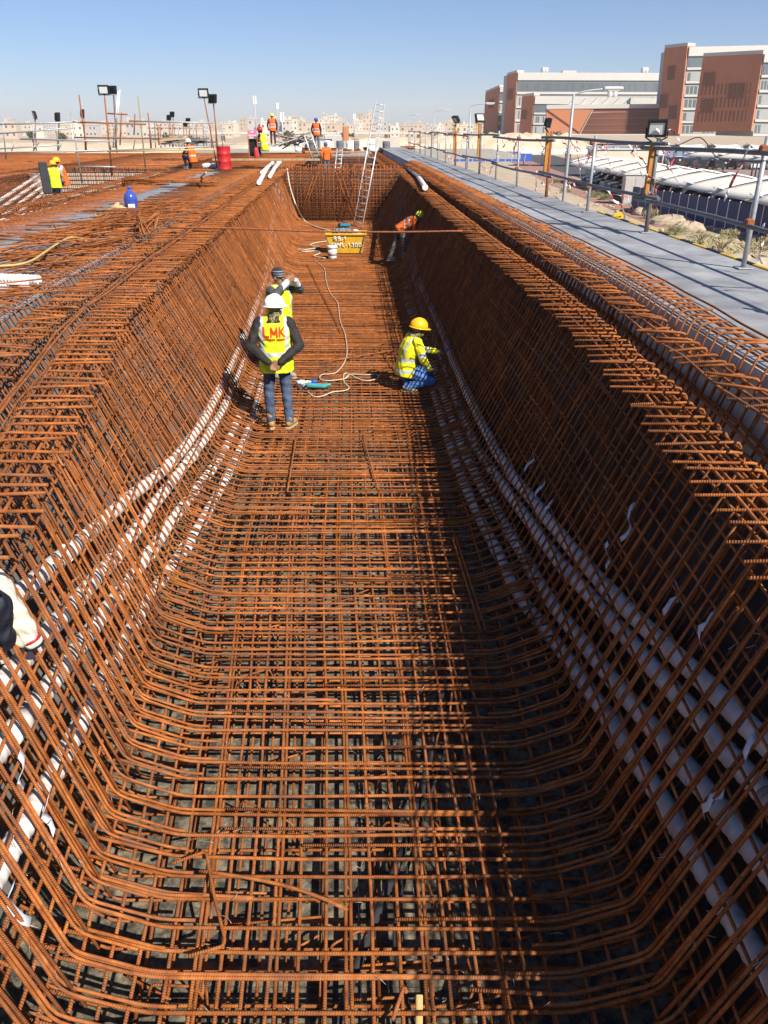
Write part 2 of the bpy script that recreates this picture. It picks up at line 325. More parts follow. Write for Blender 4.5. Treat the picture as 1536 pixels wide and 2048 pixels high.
form_strip('deck_form', 'grey plywood strip between the two troughs, strewn with loose bars', lambda y: (LT(y) - 2.78, y, 2.09), lambda y: (LT(y) - 1.275, y, 2.10), 2.0, 36, 2.44, PLY)
form_strip('deck_form', 'grey plywood strip edging the second trough', lambda y: (LT2R(y) + 1.275, y, 2.085), lambda y: (LT(y) - 2.79, y, 2.09), 3.2, 36, 2.44, PLY)
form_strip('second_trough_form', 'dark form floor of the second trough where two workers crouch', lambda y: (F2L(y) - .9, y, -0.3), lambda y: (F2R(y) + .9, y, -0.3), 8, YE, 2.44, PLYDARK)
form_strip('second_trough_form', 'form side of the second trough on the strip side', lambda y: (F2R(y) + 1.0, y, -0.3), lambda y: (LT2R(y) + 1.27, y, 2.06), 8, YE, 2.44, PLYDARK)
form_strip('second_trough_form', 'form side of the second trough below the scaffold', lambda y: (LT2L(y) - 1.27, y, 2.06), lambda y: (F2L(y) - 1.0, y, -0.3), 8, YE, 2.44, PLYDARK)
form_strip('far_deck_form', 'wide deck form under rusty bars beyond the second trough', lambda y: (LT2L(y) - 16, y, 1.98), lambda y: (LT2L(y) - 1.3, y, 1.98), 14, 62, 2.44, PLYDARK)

# ------------------------------------------------------------------ reinforcement of the main trough
fl = Cage('floor_mat', 'rusty rebar mat forming the trough floor that the men stand on', 'rebar mat')
y = Y0
while y < YE:
    for k in range(2):
        if k == 1 and random.random() < .25: continue
        yy = y + (0.0 if k == 0 else 0.055 + jit(.025)) + jit(.014)
        l, r = LF(yy), RF(yy); dz = jit(.006); sk = jit(.02)
        up = .06 + random.random() * .06
        if k == 0:
            P = [(l - .42 - up, yy, .20 + dz), (l, yy + jit(.01), dz), (l + (r - l) * .33, yy + sk * .4 + jit(.006), dz - .004 + jit(.004)), (l + (r - l) * .67, yy + sk + jit(.006), dz - .004 + jit(.004)), (r, yy + sk, dz), (r + .42 + up, yy + sk, .20 + dz)]
        else:
            c = random.random()
            if c < .4: P = [(l - .42 - up, yy, .22), (l, yy, dz + .002), (l + random.uniform(.3, 2.0), yy + jit(.03), dz)]
            elif c < .8: P = [(r - random.uniform(.3, 2.0), yy + jit(.03), dz), (r, yy, dz + .002), (r + .42 + up, yy, .22)]
            else: P = [(l + random.uniform(0.05, .5), yy, dz), (r - random.uniform(.05, .5), yy + jit(.04), dz)]
        fl.bar('cross_bar', fillet(P, .06, 2), .0102 + .0010 * random.random(), yy, ref=(0, 1, 0))
    y += .146
NL = 16
for i in range(NL):
    fr = (i + .5) / NL + jit(.008); double = (i % 3 == 1)
    fx = lambda y, fr=fr: LF(y) + (RF(y) - LF(y)) * fr
    MB().tube(longpath(fx, lambda y: -.021, .3, YE, wob=.005), .0105, 6, (0, 0, 1)).build('long_bar', RUST, fl.t)
    if double: MB().tube(longpath(lambda y: fx(y) + .026, lambda y: -.021, random.uniform(.3, 1.5), random.uniform(6, 20), wob=.004), .0105, 6, (0, 0, 1)).build('long_bar', RUST, fl.t)
for s in (-1, 1):
    Ff, Tf = edge(s)
    for i in range(3):
        fx = lambda y, i=i: Ff(y) + s * (.09 + .13 * i); fz = lambda y, i=i: -.021 + .045 * (0.6 + 1.25 * i)
        MB().tube(longpath(fx, fz, .3, YE), .0105, 6, (0, 0, 1)).build('long_bar', RUST, fl.t)
fl.done()
bt = Cage('lower_floor_mat', 'second rebar mat lying under the trough floor mat', 'rebar mat', near=7.0)
y = Y0
while y < YE:
    yy = y + jit(.02); l, r = LF(yy), RF(yy)
    bt.bar('cross_bar', fillet([(l - .75, yy, .12), (l - .35, yy, -.24), (r + .35, yy + jit(.02), -.24), (r + .75, yy, .12)], .06, 2), .0095, yy, ref=(0, 1, 0)); y += .15
for i in range(16):
    fr = (i + .5) / 16 + jit(.012); fx = lambda y, fr=fr: LF(y) - .2 + (RF(y) - LF(y) + .4) * fr
    MB().tube(longpath(fx, lambda y: -.262, .3, YE), .010, 5, (0, 0, 1)).build('long_bar', RUST, bt.t)
# chairs and stray offcuts between the two mats
for k in range(150):
    yy = 1.6 + 9 * random.random() ** 1.5; l, r = LF(yy), RF(yy); x = random.uniform(l - .3, r + .3); a = jit(.5) + (PI / 2 if random.random() < .35 else 0); L = random.uniform(.15, .55)
    c, s_ = math.cos(a), math.sin(a); z0 = random.uniform(-.2, -.06)
    if k % 3 == 0: P = [(x - c * L / 2, yy - s_ * L / 2, -.23), (x - c * L / 3, yy - s_ * L / 3, -.035), (x + c * L / 3, yy + s_ * L / 3, -.035), (x + c * L / 2, yy + s_ * L / 2, -.23)]
    else: P = [(x - c * L / 2, yy - s_ * L / 2, z0), (x + c * L / 2, yy + s_ * L / 2, z0 + jit(.06))]
    bt.bar('chair_bar', fillet(P, .03, 2), .0075, yy, sides=5)
bt.done()

def web_cage(s, label, Ff, Tf, y0, y1, near, name='web_cage', sp=.146, wings=True, dense=True):
    C = Cage(name, label, 'rebar cage', near=near); y = y0
    stub = .48; hi = (wings == 'high')
    OF, OB, OT, OZ = (.52, .66, .30, 2.38) if hi else (.80, 1.12, .40, DECK - .05); FB = (.74, WE, WZ - .03) if hi else (1.0, 1.27, 2.07)
    while y < y1:
        yy = y + jit(.012); F, T = Ff(yy), Tf(yy); lean = jit(.015); tl = jit(.04); zz = DECK + jit(.008)
        H = F + s * .38; B = T + s * stub
        C.bar('stirrup', fillet([(F + s * .10, yy, .04), (H, yy, .17), (B + jit(.015), yy + lean, zz), (T + s * tl, yy + lean + jit(.022), zz + jit(.016))], .075, 3), .0092, yy, ref=(0, 1, 0))
        if dense:
            for q in range(2):
                if q == 0 and random.random() < (.85 if yy > 5.5 else .12): continue
                o = s * (.03 + .23 * q + jit(.008)); y2 = yy + .03 + .05 * q + jit(.012); zt = DECK - (.34 if s > 0 else .2) - .12 * q + jit(.04)
                f = (zt - .17) / (DECK - .17); xt = H + (B - H) * f
                C.bar('back_bar' if q == 0 else 'rear_bar', seg((H + o - s * .1, y2, .02), (xt + o, y2 + jit(.03), zt)), .0095, yy, ref=(0, 1, 0))
            zl = random.uniform(.6, 1.1) if random.random() < .7 else random.uniform(1.1, 1.7); f = (zl - .17) / (DECK - .17)
            if random.random() < (.25 if yy > 5.0 else .85): C.bar('lap_bar', fillet([(F - s * random.uniform(.0, .3), yy + .026, .012), (F + s * .02, yy + .026, .02), (H, yy + .026, .175), (H + (B - H) * f, yy + .026 + jit(.015), zl)], .06, 2), .0095, yy, ref=(0, 1, 0))
        # outer leg of the web with its own hook
        ex = EX(yy) if hi else 0.0; B2 = T + s * (OB + ex); zz2 = OZ + jit(.015)
        C.bar('outer_stirrup', fillet([(F + s * OF, yy, -.22), (B2, yy + jit(.04), zz2), (B2 - s * (OT + jit(.04)), yy + jit(.06), zz2 + jit(.03))], .06, 3), .0095, yy, ref=(0, 1, 0))
        if wings:
            f0 = .75 + jit(.05); xa = F + s * FB[0] + (T + s * (FB[1] + ex) - F - s * FB[0]) * f0 - s * .045; za = -.36 + (FB[2] + .36) * f0
            ln = (.11 + abs(jit(.11)) + (.08 if yy > 14 else 0)) if hi else (.5 + abs(jit(.22)) + (min(.8, (yy - 14) * .2) if yy > 14 else 0) if near > 1 else .85 + abs(jit(.3)))
            C.bar('wing_bar', fillet([(xa, yy + .03, za), (T + s * (FB[1] + ex - .005), yy + .03, FB[2] + .09), (T + s * (FB[1] + ex + .03 + ln), yy + .03 + jit(.05), FB[2] + .085 + jit(.012))], .05, 3), .0088, yy, ref=(0, 1, 0))
        y += sp
    sd = 6 if near > 1 else 4
    def L_(part, fx, fz, r=.0095, a=y0 - .6):
        m = MB().tube(longpath(fx, fz, a, y1, wob=.007), r, sd, (0, 0, 1)); m.build(part, RUST, C.t)
    for i in range(13):                   # along the inner face
        h = .25 + (DECK - .32) * (i + jit(.12)) / 12.4
        L_('long_bar', lambda y, h=h: (Ff(y) + s * .38) + (Tf(y) + s * stub - Ff(y) - s * .38) * (h - .17) / (DECK - .17) + s * .021, lambda y, h=h: h)
    for i in range(9):                    # outer face
        h = -.1 + 2.0 * i / 8
        L_('outer_long_bar', lambda y, h=h: (Ff(y) + s * OF) + (Tf(y) + s * (OB + (EX(y) if hi else 0)) - Ff(y) - s * OF) * (h + .22) / (OZ + .22) - s * .02, lambda y, h=h: h)
    for i in range(5):                    # under the hooks
        L_('hook_bar', lambda y, i=i: Tf(y) + s * (stub - .05 - .062 * i), lambda y: DECK - .022 - .0)
    for i in range(3): L_('hook_bar', lambda y, i=i: Tf(y) + s * (OB + (EX(y) if hi else 0) - .06 - .10 * i), lambda y: OZ - .025)
    L_('hook_bar', lambda y: Tf(y) + s * (stub + .11), lambda y: DECK - .06, .0115); L_('hook_bar', lambda y: Tf(y) + s * (stub + .14), lambda y: DECK - .05, .0115)
    if wings:
        for i in range(4): L_('wing_long_bar', lambda y, i=i: Tf(y) + s * (FB[1] + (EX(y) if hi else 0) + .05 + .10 * i), lambda y: FB[2] + .055, .0088)
    C.done(); return C
web_cage(-1, 'sunlit sloping rebar web with hooked tops, behind the men in lime vests', LF, LT, Y0, YE, NEAR)
web_cage(1, 'shaded sloping rebar web with hooked tops, next to the walkway', RF, RT, Y0, YE, NEAR, wings='high')
web_cage(1, 'rebar web of the second trough on the side of the blue bottle', F2R, LT2R, 9.5, YE, 0, sp=.2, dense=False)
web_cage(-1, 'rebar web of the second trough under the scaffold pipes', F2L, LT2L, 10, YE, 0, sp=.2, dense=False)
# ties: little twists of wire at the crossings
tw = MB()
for k in range(520):
    yy = 1.6 + 10 * random.random() ** 1.6
    if k % 2: x = random.uniform(LF(yy), RF(yy)); z = .012
    else:
        s = random.choice((-1, -1, 1)); Ff, Tf = edge(s); f = random.random(); x = Ff(yy) + s * .36 + (Tf(yy) + s * .14 - Ff(yy)) * f; z = .17 + 1.95 * f + .01
    p = arr((x, yy, z)); tw.tube(np.array([p + RNG.normal(0, .022, 3), p + (0, 0, .01), p + RNG.normal(0, .022, 3)]), .0016, 3)
tag(tw.build('tie_wire', mat('tie_wire_steel', (0.50, 0.44, 0.38), 0.4, metal=.4)), 'loose twists of tie wire at the bar crossings', 'tie wire', kind='stuff')

# ------------------------------------------------------------------ post-tension ducts
def duct_pt(s, y, h):
    Ff, Tf = edge(s); F, T = Ff(y), Tf(y)
    if h > .17: x = F + s * .38 + (T + s * .14 - F) * (h - .17) / (DECK - .17)
    else: x = F + s * (.38 - .30 * (.17 - h) / .30)
    return (x + s * .108, y, h - .05)
DH = {1: [([.8, 2.8, 3.44, 5, 8, 13, 20, 30, 36.5], [1.6, 1.23, 1.06, .73, .36, .29, .36, 1.1, 1.95]),
          ([.8, 2.6, 3.9, 6, 8.8, 13, 19, 30, 36.5], [1.4, 1.09, .81, .43, .14, .10, .15, .85, 1.7]),
          ([.8, 2.5, 3.56, 5.6, 8.7, 13, 19, 30, 36.5], [1.2, .9, .62, .2, .02, -.02, 0, .6, 1.4]),
          ([.8, 2.85, 4.3, 5.66, 8.4, 13, 19, 30, 36.5], [.85, .56, .28, .03, -.10, -.13, -.08, .4, 1.1])],
      -1: [([.8, 2.5, 3.77, 4.73, 7.6, 9.2, 12, 20, 30, 36.5], [2.0, 1.7, 1.4, 1.14, .52, .42, .38, .45, 1.2, 1.95]),
           ([.8, 3.2, 3.9, 6.05, 8.2, 10, 12.2, 20, 30, 36.5], [1.6, 1.25, 1.05, .58, .35, .24, .2, .25, .9, 1.7]),
           ([.8, 2.9, 4.4, 6.6, 8.8, 11.6, 20, 30, 36.5], [1.4, 1.06, .71, .25, .06, .02, .05, .6, 1.4]),
           ([.8, 2.6, 3.4, 5, 6.6, 9.4, 11.4, 20, 30, 36.5], [1.0, .72, .58, .32, .03, -.10, -.12, -.06, .4, 1.1])]}
ORD = ['topmost', 'second from the top', 'third from the top', 'lowest']
for s in (1, -1):
    for i, (ys, hs) in enumerate(DH[s]):
        yy = np.arange(.8, 36.5, .35); hh = np.interp(yy, ys, hs); k = np.hanning(9); k /= k.sum(); hh = np.convolve(np.pad(hh, 4, 'edge'), k, 'valid')
        P = np.array([duct_pt(s, y, h) for y, h in zip(yy, hh)]); P[:, 0] += RNG.normal(0, .004, len(P)); P = smooth_path(P, 3)
        L = np.concatenate([[0], np.cumsum(np.linalg.norm(np.diff(P, axis=0), axis=1))])
        # finely corrugated near, plain far
        lf = np.arange(0, min(L[-1], 11.0), .016); Pn = np.stack([np.interp(lf, L, P[:, c]) for c in range(3)], 1)
        rr = .057 + .0026 * np.sin(lf * 2 * PI / .064)
        lw = np.arange(lf[-1], L[-1], .5); Pf = np.stack([np.interp(lw, L, P[:, c]) for c in range(3)], 1)
        t = thing('tendon_duct', 'white plastic tendon duct in the %s web, %s of four' % ('shaded' if s > 0 else 'sunlit', ORD[i]), 'duct')
        MB().tube(np.concatenate([Pn, Pf[1:]]), np.concatenate([rr, np.full(len(Pf) - 1, .057)]), 12, (1, 0, 0)).build('pipe', DUCT, t)
        for c in np.arange(.8 + i * .7, 20, 3.1):     # couplers
            a = np.stack([np.interp(np.linspace(c, c + .22, 4), L, P[:, q]) for q in range(3)], 1); MB().tube(a, .065, 12, (1, 0, 0)).build('coupler', DUCT, t)
            a = np.stack([np.interp(np.linspace(c + .225, c + .27, 2), L, P[:, q]) for q in range(3)], 1); MB().tube(a, .0622, 12, (1, 0, 0)).build('tape_band', DUCTTAPE, t)
# duct ends lying on top of the webs by the diaphragm
for s, pts in ((-1, [((518, 365), (534, 336)), ((524, 345), (545, 326)), ((540, 352), (556, 326)), ((548, 338), (560, 325))]), (1, [((818, 337), (838, 353)), ((828, 340), (850, 374)), ((840, 338), (856, 358))])):
    for k, (a, b) in enumerate(pts):
        A = at(*a, DECK + .10); B = at(*b, DECK + .12); t = thing('duct_end', 'white duct end crossing the top of the %s web near the diaphragm' % ('shaded' if s > 0 else 'sunlit'), 'duct', group='duct ends on the %s web top' % ('shaded' if s > 0 else 'sunlit'))
        n = max(6, int((B - A).length / .12)); P = seg(A, B, n * 4); MB().tube(P, [.062 + .014 * (1 if q % 8 < 2 else 0) for q in range(len(P))], 10, (0, 0, 1)).build('pipe', DUCT, t)
        MB().tube(seg(B, B + (B - A).normalized() * .12), .085, 10, (0, 0, 1)).build('collar', DUCT, t)

# ------------------------------------------------------------------ diaphragm and the deck beyond
dg = Cage('diaphragm_mat', 'upright rebar grid closing the far end of the trough behind the ladder', 'rebar mat', near=0)
for lay, yy in enumerate((YE, YE + .12, YE + .55, YE + 1.1)):
    x0, x1 = LT(YE) - .5, RT(YE) + .5
    for k in range(int((x1 - x0) / .16)):
        x = x0 + .16 * k + jit(.02); dg.bar('upright_bar', seg((x, yy, -.2), (x + jit(.03), yy + jit(.02), DECK + .12 + jit(.1))), .0125, 40, ref=(0, 1, 0))
    for k in range(15):
        z = .02 + k * .15 + jit(.012); dg.bar('cross_bar', seg((x0, yy - .03, z), (x1, yy - .03, z + jit(.02))), .0125, 40, ref=(0, 1, 0))
for (a, b) in (((598, 437), (628, 350)), ((603, 437), (636, 345)), ((706, 437), (672, 345)), ((713, 436), (682, 346)), ((640, 437), (648, 350))):
    dg.bar('brace_bar', seg(aty(*a, YE - .1), aty(*b, YE - .1)), .02, 40, ref=(0, 1, 0))
dg.done()
def deck_mat(label, fa, fb, y0, y1, sp=.17, hole=None, z=DECK, nl=30):
    C = Cage('deck_mat', label, 'rebar mat', near=0); y = y0
    while y < y1:
        a, b = fa(y), fb(y)
        C.bar('cross_bar', seg((a + jit(.2), y, z + jit(.015)), (b + jit(.2), y + jit(.06), z + jit(.015))), .012, y, ref=(0, 1, 0)); y += sp + jit(.03)
    for i in range(nl):
        f = (i + .5) / nl; C.bar('long_bar', longpath(lambda y: fa(y) + (fb(y) - fa(y)) * f, lambda y: z - .03, y0, y1, 2.0), .011, 40, ref=(0, 0, 1))
    C.done()
deck_mat('rusty deck bars beyond the diaphragm under the squatting man in a yellow vest', lambda y: LT(y) - 5.5, lambda y: LT(y) + .2, YE + 1.3, 62)
deck_mat('rusty deck bars beyond the diaphragm on the walkway side', lambda y: RT(y) + .1, lambda y: RT(y) + 2.0, YE + 1.3, 66, nl=14)
deck_mat('rusty deck bars spread beyond the second trough behind the scaffold', lambda y: LT2L(y) - 15, lambda y: LT2L(y) - 1.2, 18, 62, sp=.2, nl=40)
deck_mat('rusty deck bars around the second trough end', lambda y: LT2L(y) - 1.2, lambda y: LT(y) - 5.6, YE + .6, 62, sp=.2)
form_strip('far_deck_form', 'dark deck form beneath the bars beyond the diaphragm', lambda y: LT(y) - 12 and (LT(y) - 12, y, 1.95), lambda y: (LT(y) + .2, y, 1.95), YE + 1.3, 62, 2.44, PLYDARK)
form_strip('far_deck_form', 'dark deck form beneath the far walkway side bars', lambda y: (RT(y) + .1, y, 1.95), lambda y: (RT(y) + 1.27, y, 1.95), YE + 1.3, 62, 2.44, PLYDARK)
# second diaphragm of the left trough
d2 = Cage('diaphragm_mat', 'upright rebar grid closing the second trough behind the scaffold posts', 'rebar mat', near=0)
for yy in (YE - .5, YE - .2):
    x0, x1 = LT2L(YE) - .4, LT2R(YE) + .4
    for k in range(int((x1 - x0) / .18)): x = x0 + .18 * k; d2.bar('upright_bar', seg((x, yy, -.2), (x + jit(.03), yy, DECK + .1)), .014, 40, ref=(0, 1, 0))
    for k in range(13): d2.bar('cross_bar', seg((x0, yy - .03, .02 + k * .17), (x1, yy - .03, .02 + k * .17)), .014, 40, ref=(0, 1, 0))
d2.done()
# next cell: an open pit beyond the diaphragm
cell = Cage('far_cell_cage', 'rebar cage of the next trough beyond the diaphragm, with a short ladder', 'rebar cage', near=0)
for k in range(110):
    y = YE + 1.4 + k * .2
    for s, T in ((-1, LT), (1, RT)): cell.bar('stirrup', [(T(y) - s * .6, y, .05), (T(y), y, DECK), (T(y) - s * .4, y, DECK)], .013, 40, ref=(0, 1, 0))
    cell.bar('floor_bar', seg((LT(y) + .6, y, 0), (RT(y) - .6, y, 0)), .013, 40, ref=(0, 1, 0))
for k in range(36): x = LT(58) + .1 + k * .125; cell.bar('end_bar', seg((x, 58, 0), (x + jit(.06), 58, DECK)), .016, 40, ref=(0, 1, 0))
for k in range(14): cell.bar('end_bar', seg((LT(58), 57.95, .1 + k * .15), (RT(58), 57.95, .1 + k * .15)), .014, 40, ref=(0, 1, 0))
cell.done()
t = thing('far_cell_dark_boards', 'added dark boards blocking light in the next trough beyond the diaphragm', 'formwork')  # boards added to keep light from showing through the diaphragm grid
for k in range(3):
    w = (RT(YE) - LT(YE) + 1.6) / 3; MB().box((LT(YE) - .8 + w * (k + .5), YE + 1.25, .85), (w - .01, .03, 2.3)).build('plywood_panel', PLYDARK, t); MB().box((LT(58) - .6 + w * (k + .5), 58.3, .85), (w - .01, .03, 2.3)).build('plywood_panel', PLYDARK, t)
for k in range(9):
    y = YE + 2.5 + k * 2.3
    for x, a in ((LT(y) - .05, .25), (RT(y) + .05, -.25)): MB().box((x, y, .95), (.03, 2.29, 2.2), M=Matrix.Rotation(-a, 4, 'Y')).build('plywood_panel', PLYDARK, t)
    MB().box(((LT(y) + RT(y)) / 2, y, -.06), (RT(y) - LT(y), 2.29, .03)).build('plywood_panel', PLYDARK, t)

# ================================================================== RAILING, FLOODLIGHTS, TAPE
rail = thing('pipe_railing', 'long scaffold pipe railing with two rails along the walkway', 'railing')
PY = [.80 * q for q in (6.6, 10.45, 14.3, 18.0, 21.9, 25.8, 29.6, 33.4, 37.2, 41, 45, 49, 53, 57, 61, 66, 71)]
def railz(y, k): return (3.55 if k else 2.88) + .015 * math.sin(y * .8 + k)
for i, y in enumerate(PY):
    x = railx(y); ln = jit(.03)
    m = MB().tube(seg((x, y, WZ - .1), (x + ln, y + jit(.03), 3.67 + jit(.05)), 3), .027, 8).build('post', [STEEL, STEEL, DKSTEEL, STEEL, RUSTPIPE][i % 5], rail)
    MB().bevbox((x, y, WZ + .016), (.16, .16, .012), .004).build('base_plate', STEEL, m)
    for k in (0, 1): MB().bevbox((x - .03, y, railz(y, k)), (.09, .07, .09), .015).build('clamp', RUSTPIPE if i % 2 else STEEL, m)
for k in (0, 1):
    for a in range(0, len(PY) - 1, 2):
        b = min(a + 2, len(PY) - 1); ys = np.linspace(PY[a] - .5 - (2.5 if a == 0 else 0), PY[b] + .5, 8)
        P = np.array([(railx(y) - .055 - (.012 if (a // 2) % 2 else -.012), y, railz(y, k) + (.028 if (a // 2) % 2 else -.028)) for y in ys])
        MB().tube(P, .025, 8, (0, 0, 1)).build('rail', DKSTEEL, rail)
kerb = thing('striped_kerb', 'black and yellow striped timber kerb at the walkway edge', 'kerb'); ky = mat('kerb_yellow', (0.62, 0.40, 0.05), .7, var=.3)
for i in range(22):
    y = 5.4 + i * .42; MB().bevbox((railx(y) + .205, y, WZ - .01), (.06, .412, .07), .006, rz=.03).build('kerb_block', ky if i % 2 else BLACK, kerb)
def floodlight(label, base, h, yaw, tilt, timber=True, pm=None, size=.36, post_from=None, group=None, lean=(0, 0)):
    t = thing('floodlight', label, 'floodlight', base, group=group)
    top = Vector((lean[0], lean[1], h))
    if timber: 
        MB().bevbox((0, 0, h * .5 + .25), (.085, .075, h - .5), .008).build('timber_post', TIMBER, t)
        MB().tube(seg((.07, 0, -.05), (.07, 0, h * .6)), .024, 8).build('pipe_post', RUSTPIPE, t)
    else: MB().tube(seg((0, 0, -.1), top, 3), .026, 8).build('pipe_post', pm or RUSTPIPE, t)
    M = Matrix.Rotation(yaw, 4, 'Z') @ Matrix.Rotation(tilt, 4, 'X')
    c = top + Vector((0, -.05, .18)); w, hh = size, size * .82
    def put(name, cc, d, m, par): return MB().box(tuple(M @ Vector(cc) + c), d, M=M).build(name, m, par)
    hs = put('housing', (0, .03, 0), (w, .07, hh), BLACK, t)
    put('lens', (0, -.012, .0), (w * .76, .012, hh * .70), LENS, t)
    for k in (-1, 1): put('bezel', (k * w * .44, -.012, 0), (w * .12, .03, hh), BLACK, hs); put('bezel', (0, -.012, k * hh * .43), (w * .76, .03, hh * .14), BLACK, hs)
    for k in range(6): put('cooling_fin', ((k - 2.5) * w * .15, .085, 0), (.012, .05, hh * .8), BLACK, hs)
    for k in (-1, 1): MB().tube(np.array([M @ Vector((k * (w / 2 + .012), .03, 0)) + c, M @ Vector((k * (w / 2 + .012), .06, -hh * .6)) + c, top]), .010, 5).build('bracket', BLACK, t)
    return t
floodlight('black floodlight on an orange timber post by the near railing rail, facing the trough', (railx(.80 * 14.3) - .05, .80 * 14.3 + .03, WZ), 1.14, R(-20), R(12), size=.25)
floodlight('black floodlight on an orange timber post, second along the railing and turned away', (railx(.80 * 21.9) - .05, .80 * 21.9 + .03, WZ), 1.24, R(75), R(10), size=.22)
floodlight('black floodlight on a timber post, third along the railing', (railx(.80 * 33.4) - .05, .80 * 33.4 + .03, WZ), 1.44, R(25), R(-25), size=.30)
floodlight('black floodlight on a timber post, fourth along the railing, facing down', (railx(.80 * 41) - .05, .80 * 41 + .03, WZ), 1.44, R(-60), R(35), size=.30)
TAPE = [mat('tape_white', (0.75, 0.72, 0.72), .5), mat('tape_red', (0.52, 0.06, 0.09), .5)]
def tape(p, L, d, n=10):
    mb = MB(); p = Vector(p); V = []; ph = random.random() * 6; w = random.uniform(.014, .024)
    for i in range(n + 1):
        t = i / n; q = p + Vector(d) * L * t + Vector((jit(.02), jit(.02), -.35 * L * t * t + .03 * math.sin(t * 9 + ph)))
        a = ph + t * 4; u = Vector((math.cos(a) * .3, math.sin(a) * .5, math.sin(a * .7) + .4)).normalized() * w
        V += [tuple(q - u), tuple(q + u)]
    for i in range(n): mb.cur = (i // 2) % 2; mb.raw([V[2 * i], V[2 * i + 1], V[2 * i + 3], V[2 * i + 2]], [(0, 1, 2, 3)], True)
    o = mb.build('barrier_tape', TAPE); tag(o, 'frayed red and white barrier tape fluttering from the pipe railing', 'tape', 'tape ends tied along the railing'); 
    sm = o.modifiers.new('thick', 'SOLIDIFY'); sm.thickness = .002; return o
for k in range(46):
    y = 6 + 30 * random.random() ** 1.2; kk = random.choice((0, 1, 1)); tape((railx(y) - .05, y, railz(y, kk)), random.uniform(.15, .5), (jit(.7) + .35, jit(.7), -random.random() * .9))
for (px, py, dx) in ((1310, 262, .8), (1200, 290, .5), (1270, 300, .6), (1290, 340, .6), (1295, 375, .5)):
    p = aty(px, py, 11.4); tape(p, .42, (dx, 0, .15 if py < 270 else -.5))
# thin cable looped along the rail
P = smooth_path([aty(px, py, y) for px, py, y in ((1300, 268, 11.4), (1345, 292, 10.5), (1400, 275, 9.8), (1440, 318, 9.1), (1536, 322, 8.0))], 6)
tag(MB().tube(P, .006, 5).build('power_cable', CONDUIT), 'thin dark cable slung between floodlight post and railing end', 'cable')

# ================================================================== PEOPLE
def capsule(p0, r0, p1, r1, n=10, flat=None):
    p0, p1 = Vector(p0), Vector(p1); d = (p1 - p0); L = d.length; z = d.normalized() if L > 1e-6 else Vector((0, 0, 1))
    x = z.orthogonal().normalized(); y = z.cross(x); V = []; F = []
    rings = [(-math.cos(a) * r0, math.sin(a) * r0) for a in (0.25, .75, 1.2)] + [(0, r0), (L, r1)] + [(L + math.sin(a) * r1, math.cos(a) * r1) for a in (.45, .85, 1.32)]
    for (h, r) in rings:
        for k in range(n): V.append(p0 + z * h + (x * math.cos(2 * PI * k / n) + y * math.sin(2 * PI * k / n)) * r)
    for i in range(len(rings) - 1):
        for k in range(n): F.append((i * n + k, i * n + (k + 1) % n, (i + 1) * n + (k + 1) % n, (i + 1) * n + k))
    F += [list(range(n))[::-1], list(range((len(rings) - 1) * n, len(rings) * n))]
    return V, F
def ellipsoid(c, ax, ay, az, n=14):
    V = []; F = []; c, ax, ay, az = map(Vector, (c, ax, ay, az)); m = 9
    for i in range(m):
        t = PI * (i + .35) / (m - .3)
        for k in range(n): p = 2 * PI * k / n; V.append(c + az * -math.cos(t) + (ax * math.cos(p) + ay * math.sin(p)) * math.sin(t))
    for i in range(m - 1):
        for k in range(n): F.append((i * n + k, i * n + (k + 1) % n, (i + 1) * n + (k + 1) % n, (i + 1) * n + k))
    F += [list(range(n))[::-1], list(range((m - 1) * n, m * n))]
    return V, F
def loft(rings, n=18):
    V = []; F = []
    for (c, a, b) in rings:
        for k in range(n):
            p = 2 * PI * k / n; co = math.copysign(abs(math.cos(p)) ** .8, math.cos(p)); si = math.copysign(abs(math.sin(p)) ** .8, math.sin(p)); V.append(Vector(c) + a * co + b * si)
    for i in range(len(rings) - 1):
        for k in range(n): F.append((i * n + k, i * n + (k + 1) % n, (i + 1) * n + (k + 1) % n, (i + 1) * n + k))
    F += [list(range(n))[::-1], list(range((len(rings) - 1) * n, len(rings) * n))]
    return V, F
def vox(name, parts, voxel, mats, parent, func=None, smooth=4, wrinkle=0.0):
    mb = MB()
    for V, F in parts: mb.raw(V, F)
    tmp = mb.build('tmp', BLACK, fixn=True)
    md = tmp.modifiers.new('r', 'REMESH'); md.mode = 'VOXEL'; md.voxel_size = voxel
    sm = tmp.modifiers.new('s', 'SMOOTH'); sm.factor = .5; sm.iterations = smooth
    dgp = bpy.context.evaluated_depsgraph_get(); me = bpy.data.meshes.new_from_object(tmp.evaluated_get(dgp)); me.name = name
    old = tmp.data; bpy.data.objects.remove(tmp); bpy.data.meshes.remove(old)
    me.materials.clear(); ml = mats if isinstance(mats, (list, tuple)) else [mats]
    for m in ml: me.materials.append(m)
    if wrinkle:
        me.update(); nrm = [v.normal.copy() for v in me.vertices]
        for v, n_ in zip(me.vertices, nrm):
            c = v.co; w = math.sin(c.z * 47 + c.x * 31 + 3 * math.sin(c.y * 23)) * math.sin(c.x * 19 - c.z * 13 + c.y * 41); v.co = c + n_ * w * wrinkle
    me.polygons.foreach_set('use_smooth', [True] * len(me.polygons))
    mi = [func(Vector(p.center)) if func else 0 for p in me.polygons]; me.polygons.foreach_set('material_index', mi)
    me.update(); return link(name, me, parent)
SKIN = mat('skin', (0.30, 0.155, 0.09), .55, var=.15, scale=30)
HIVIS = mat('hivis_lime', (0.70, 0.86, 0.02), .7, var=.12, scale=9, bump=.15, bscale=18); HIYEL = mat('hivis_yellow', (0.82, 0.78, 0.02), .7, var=.12, scale=9, bump=.2, bscale=16)
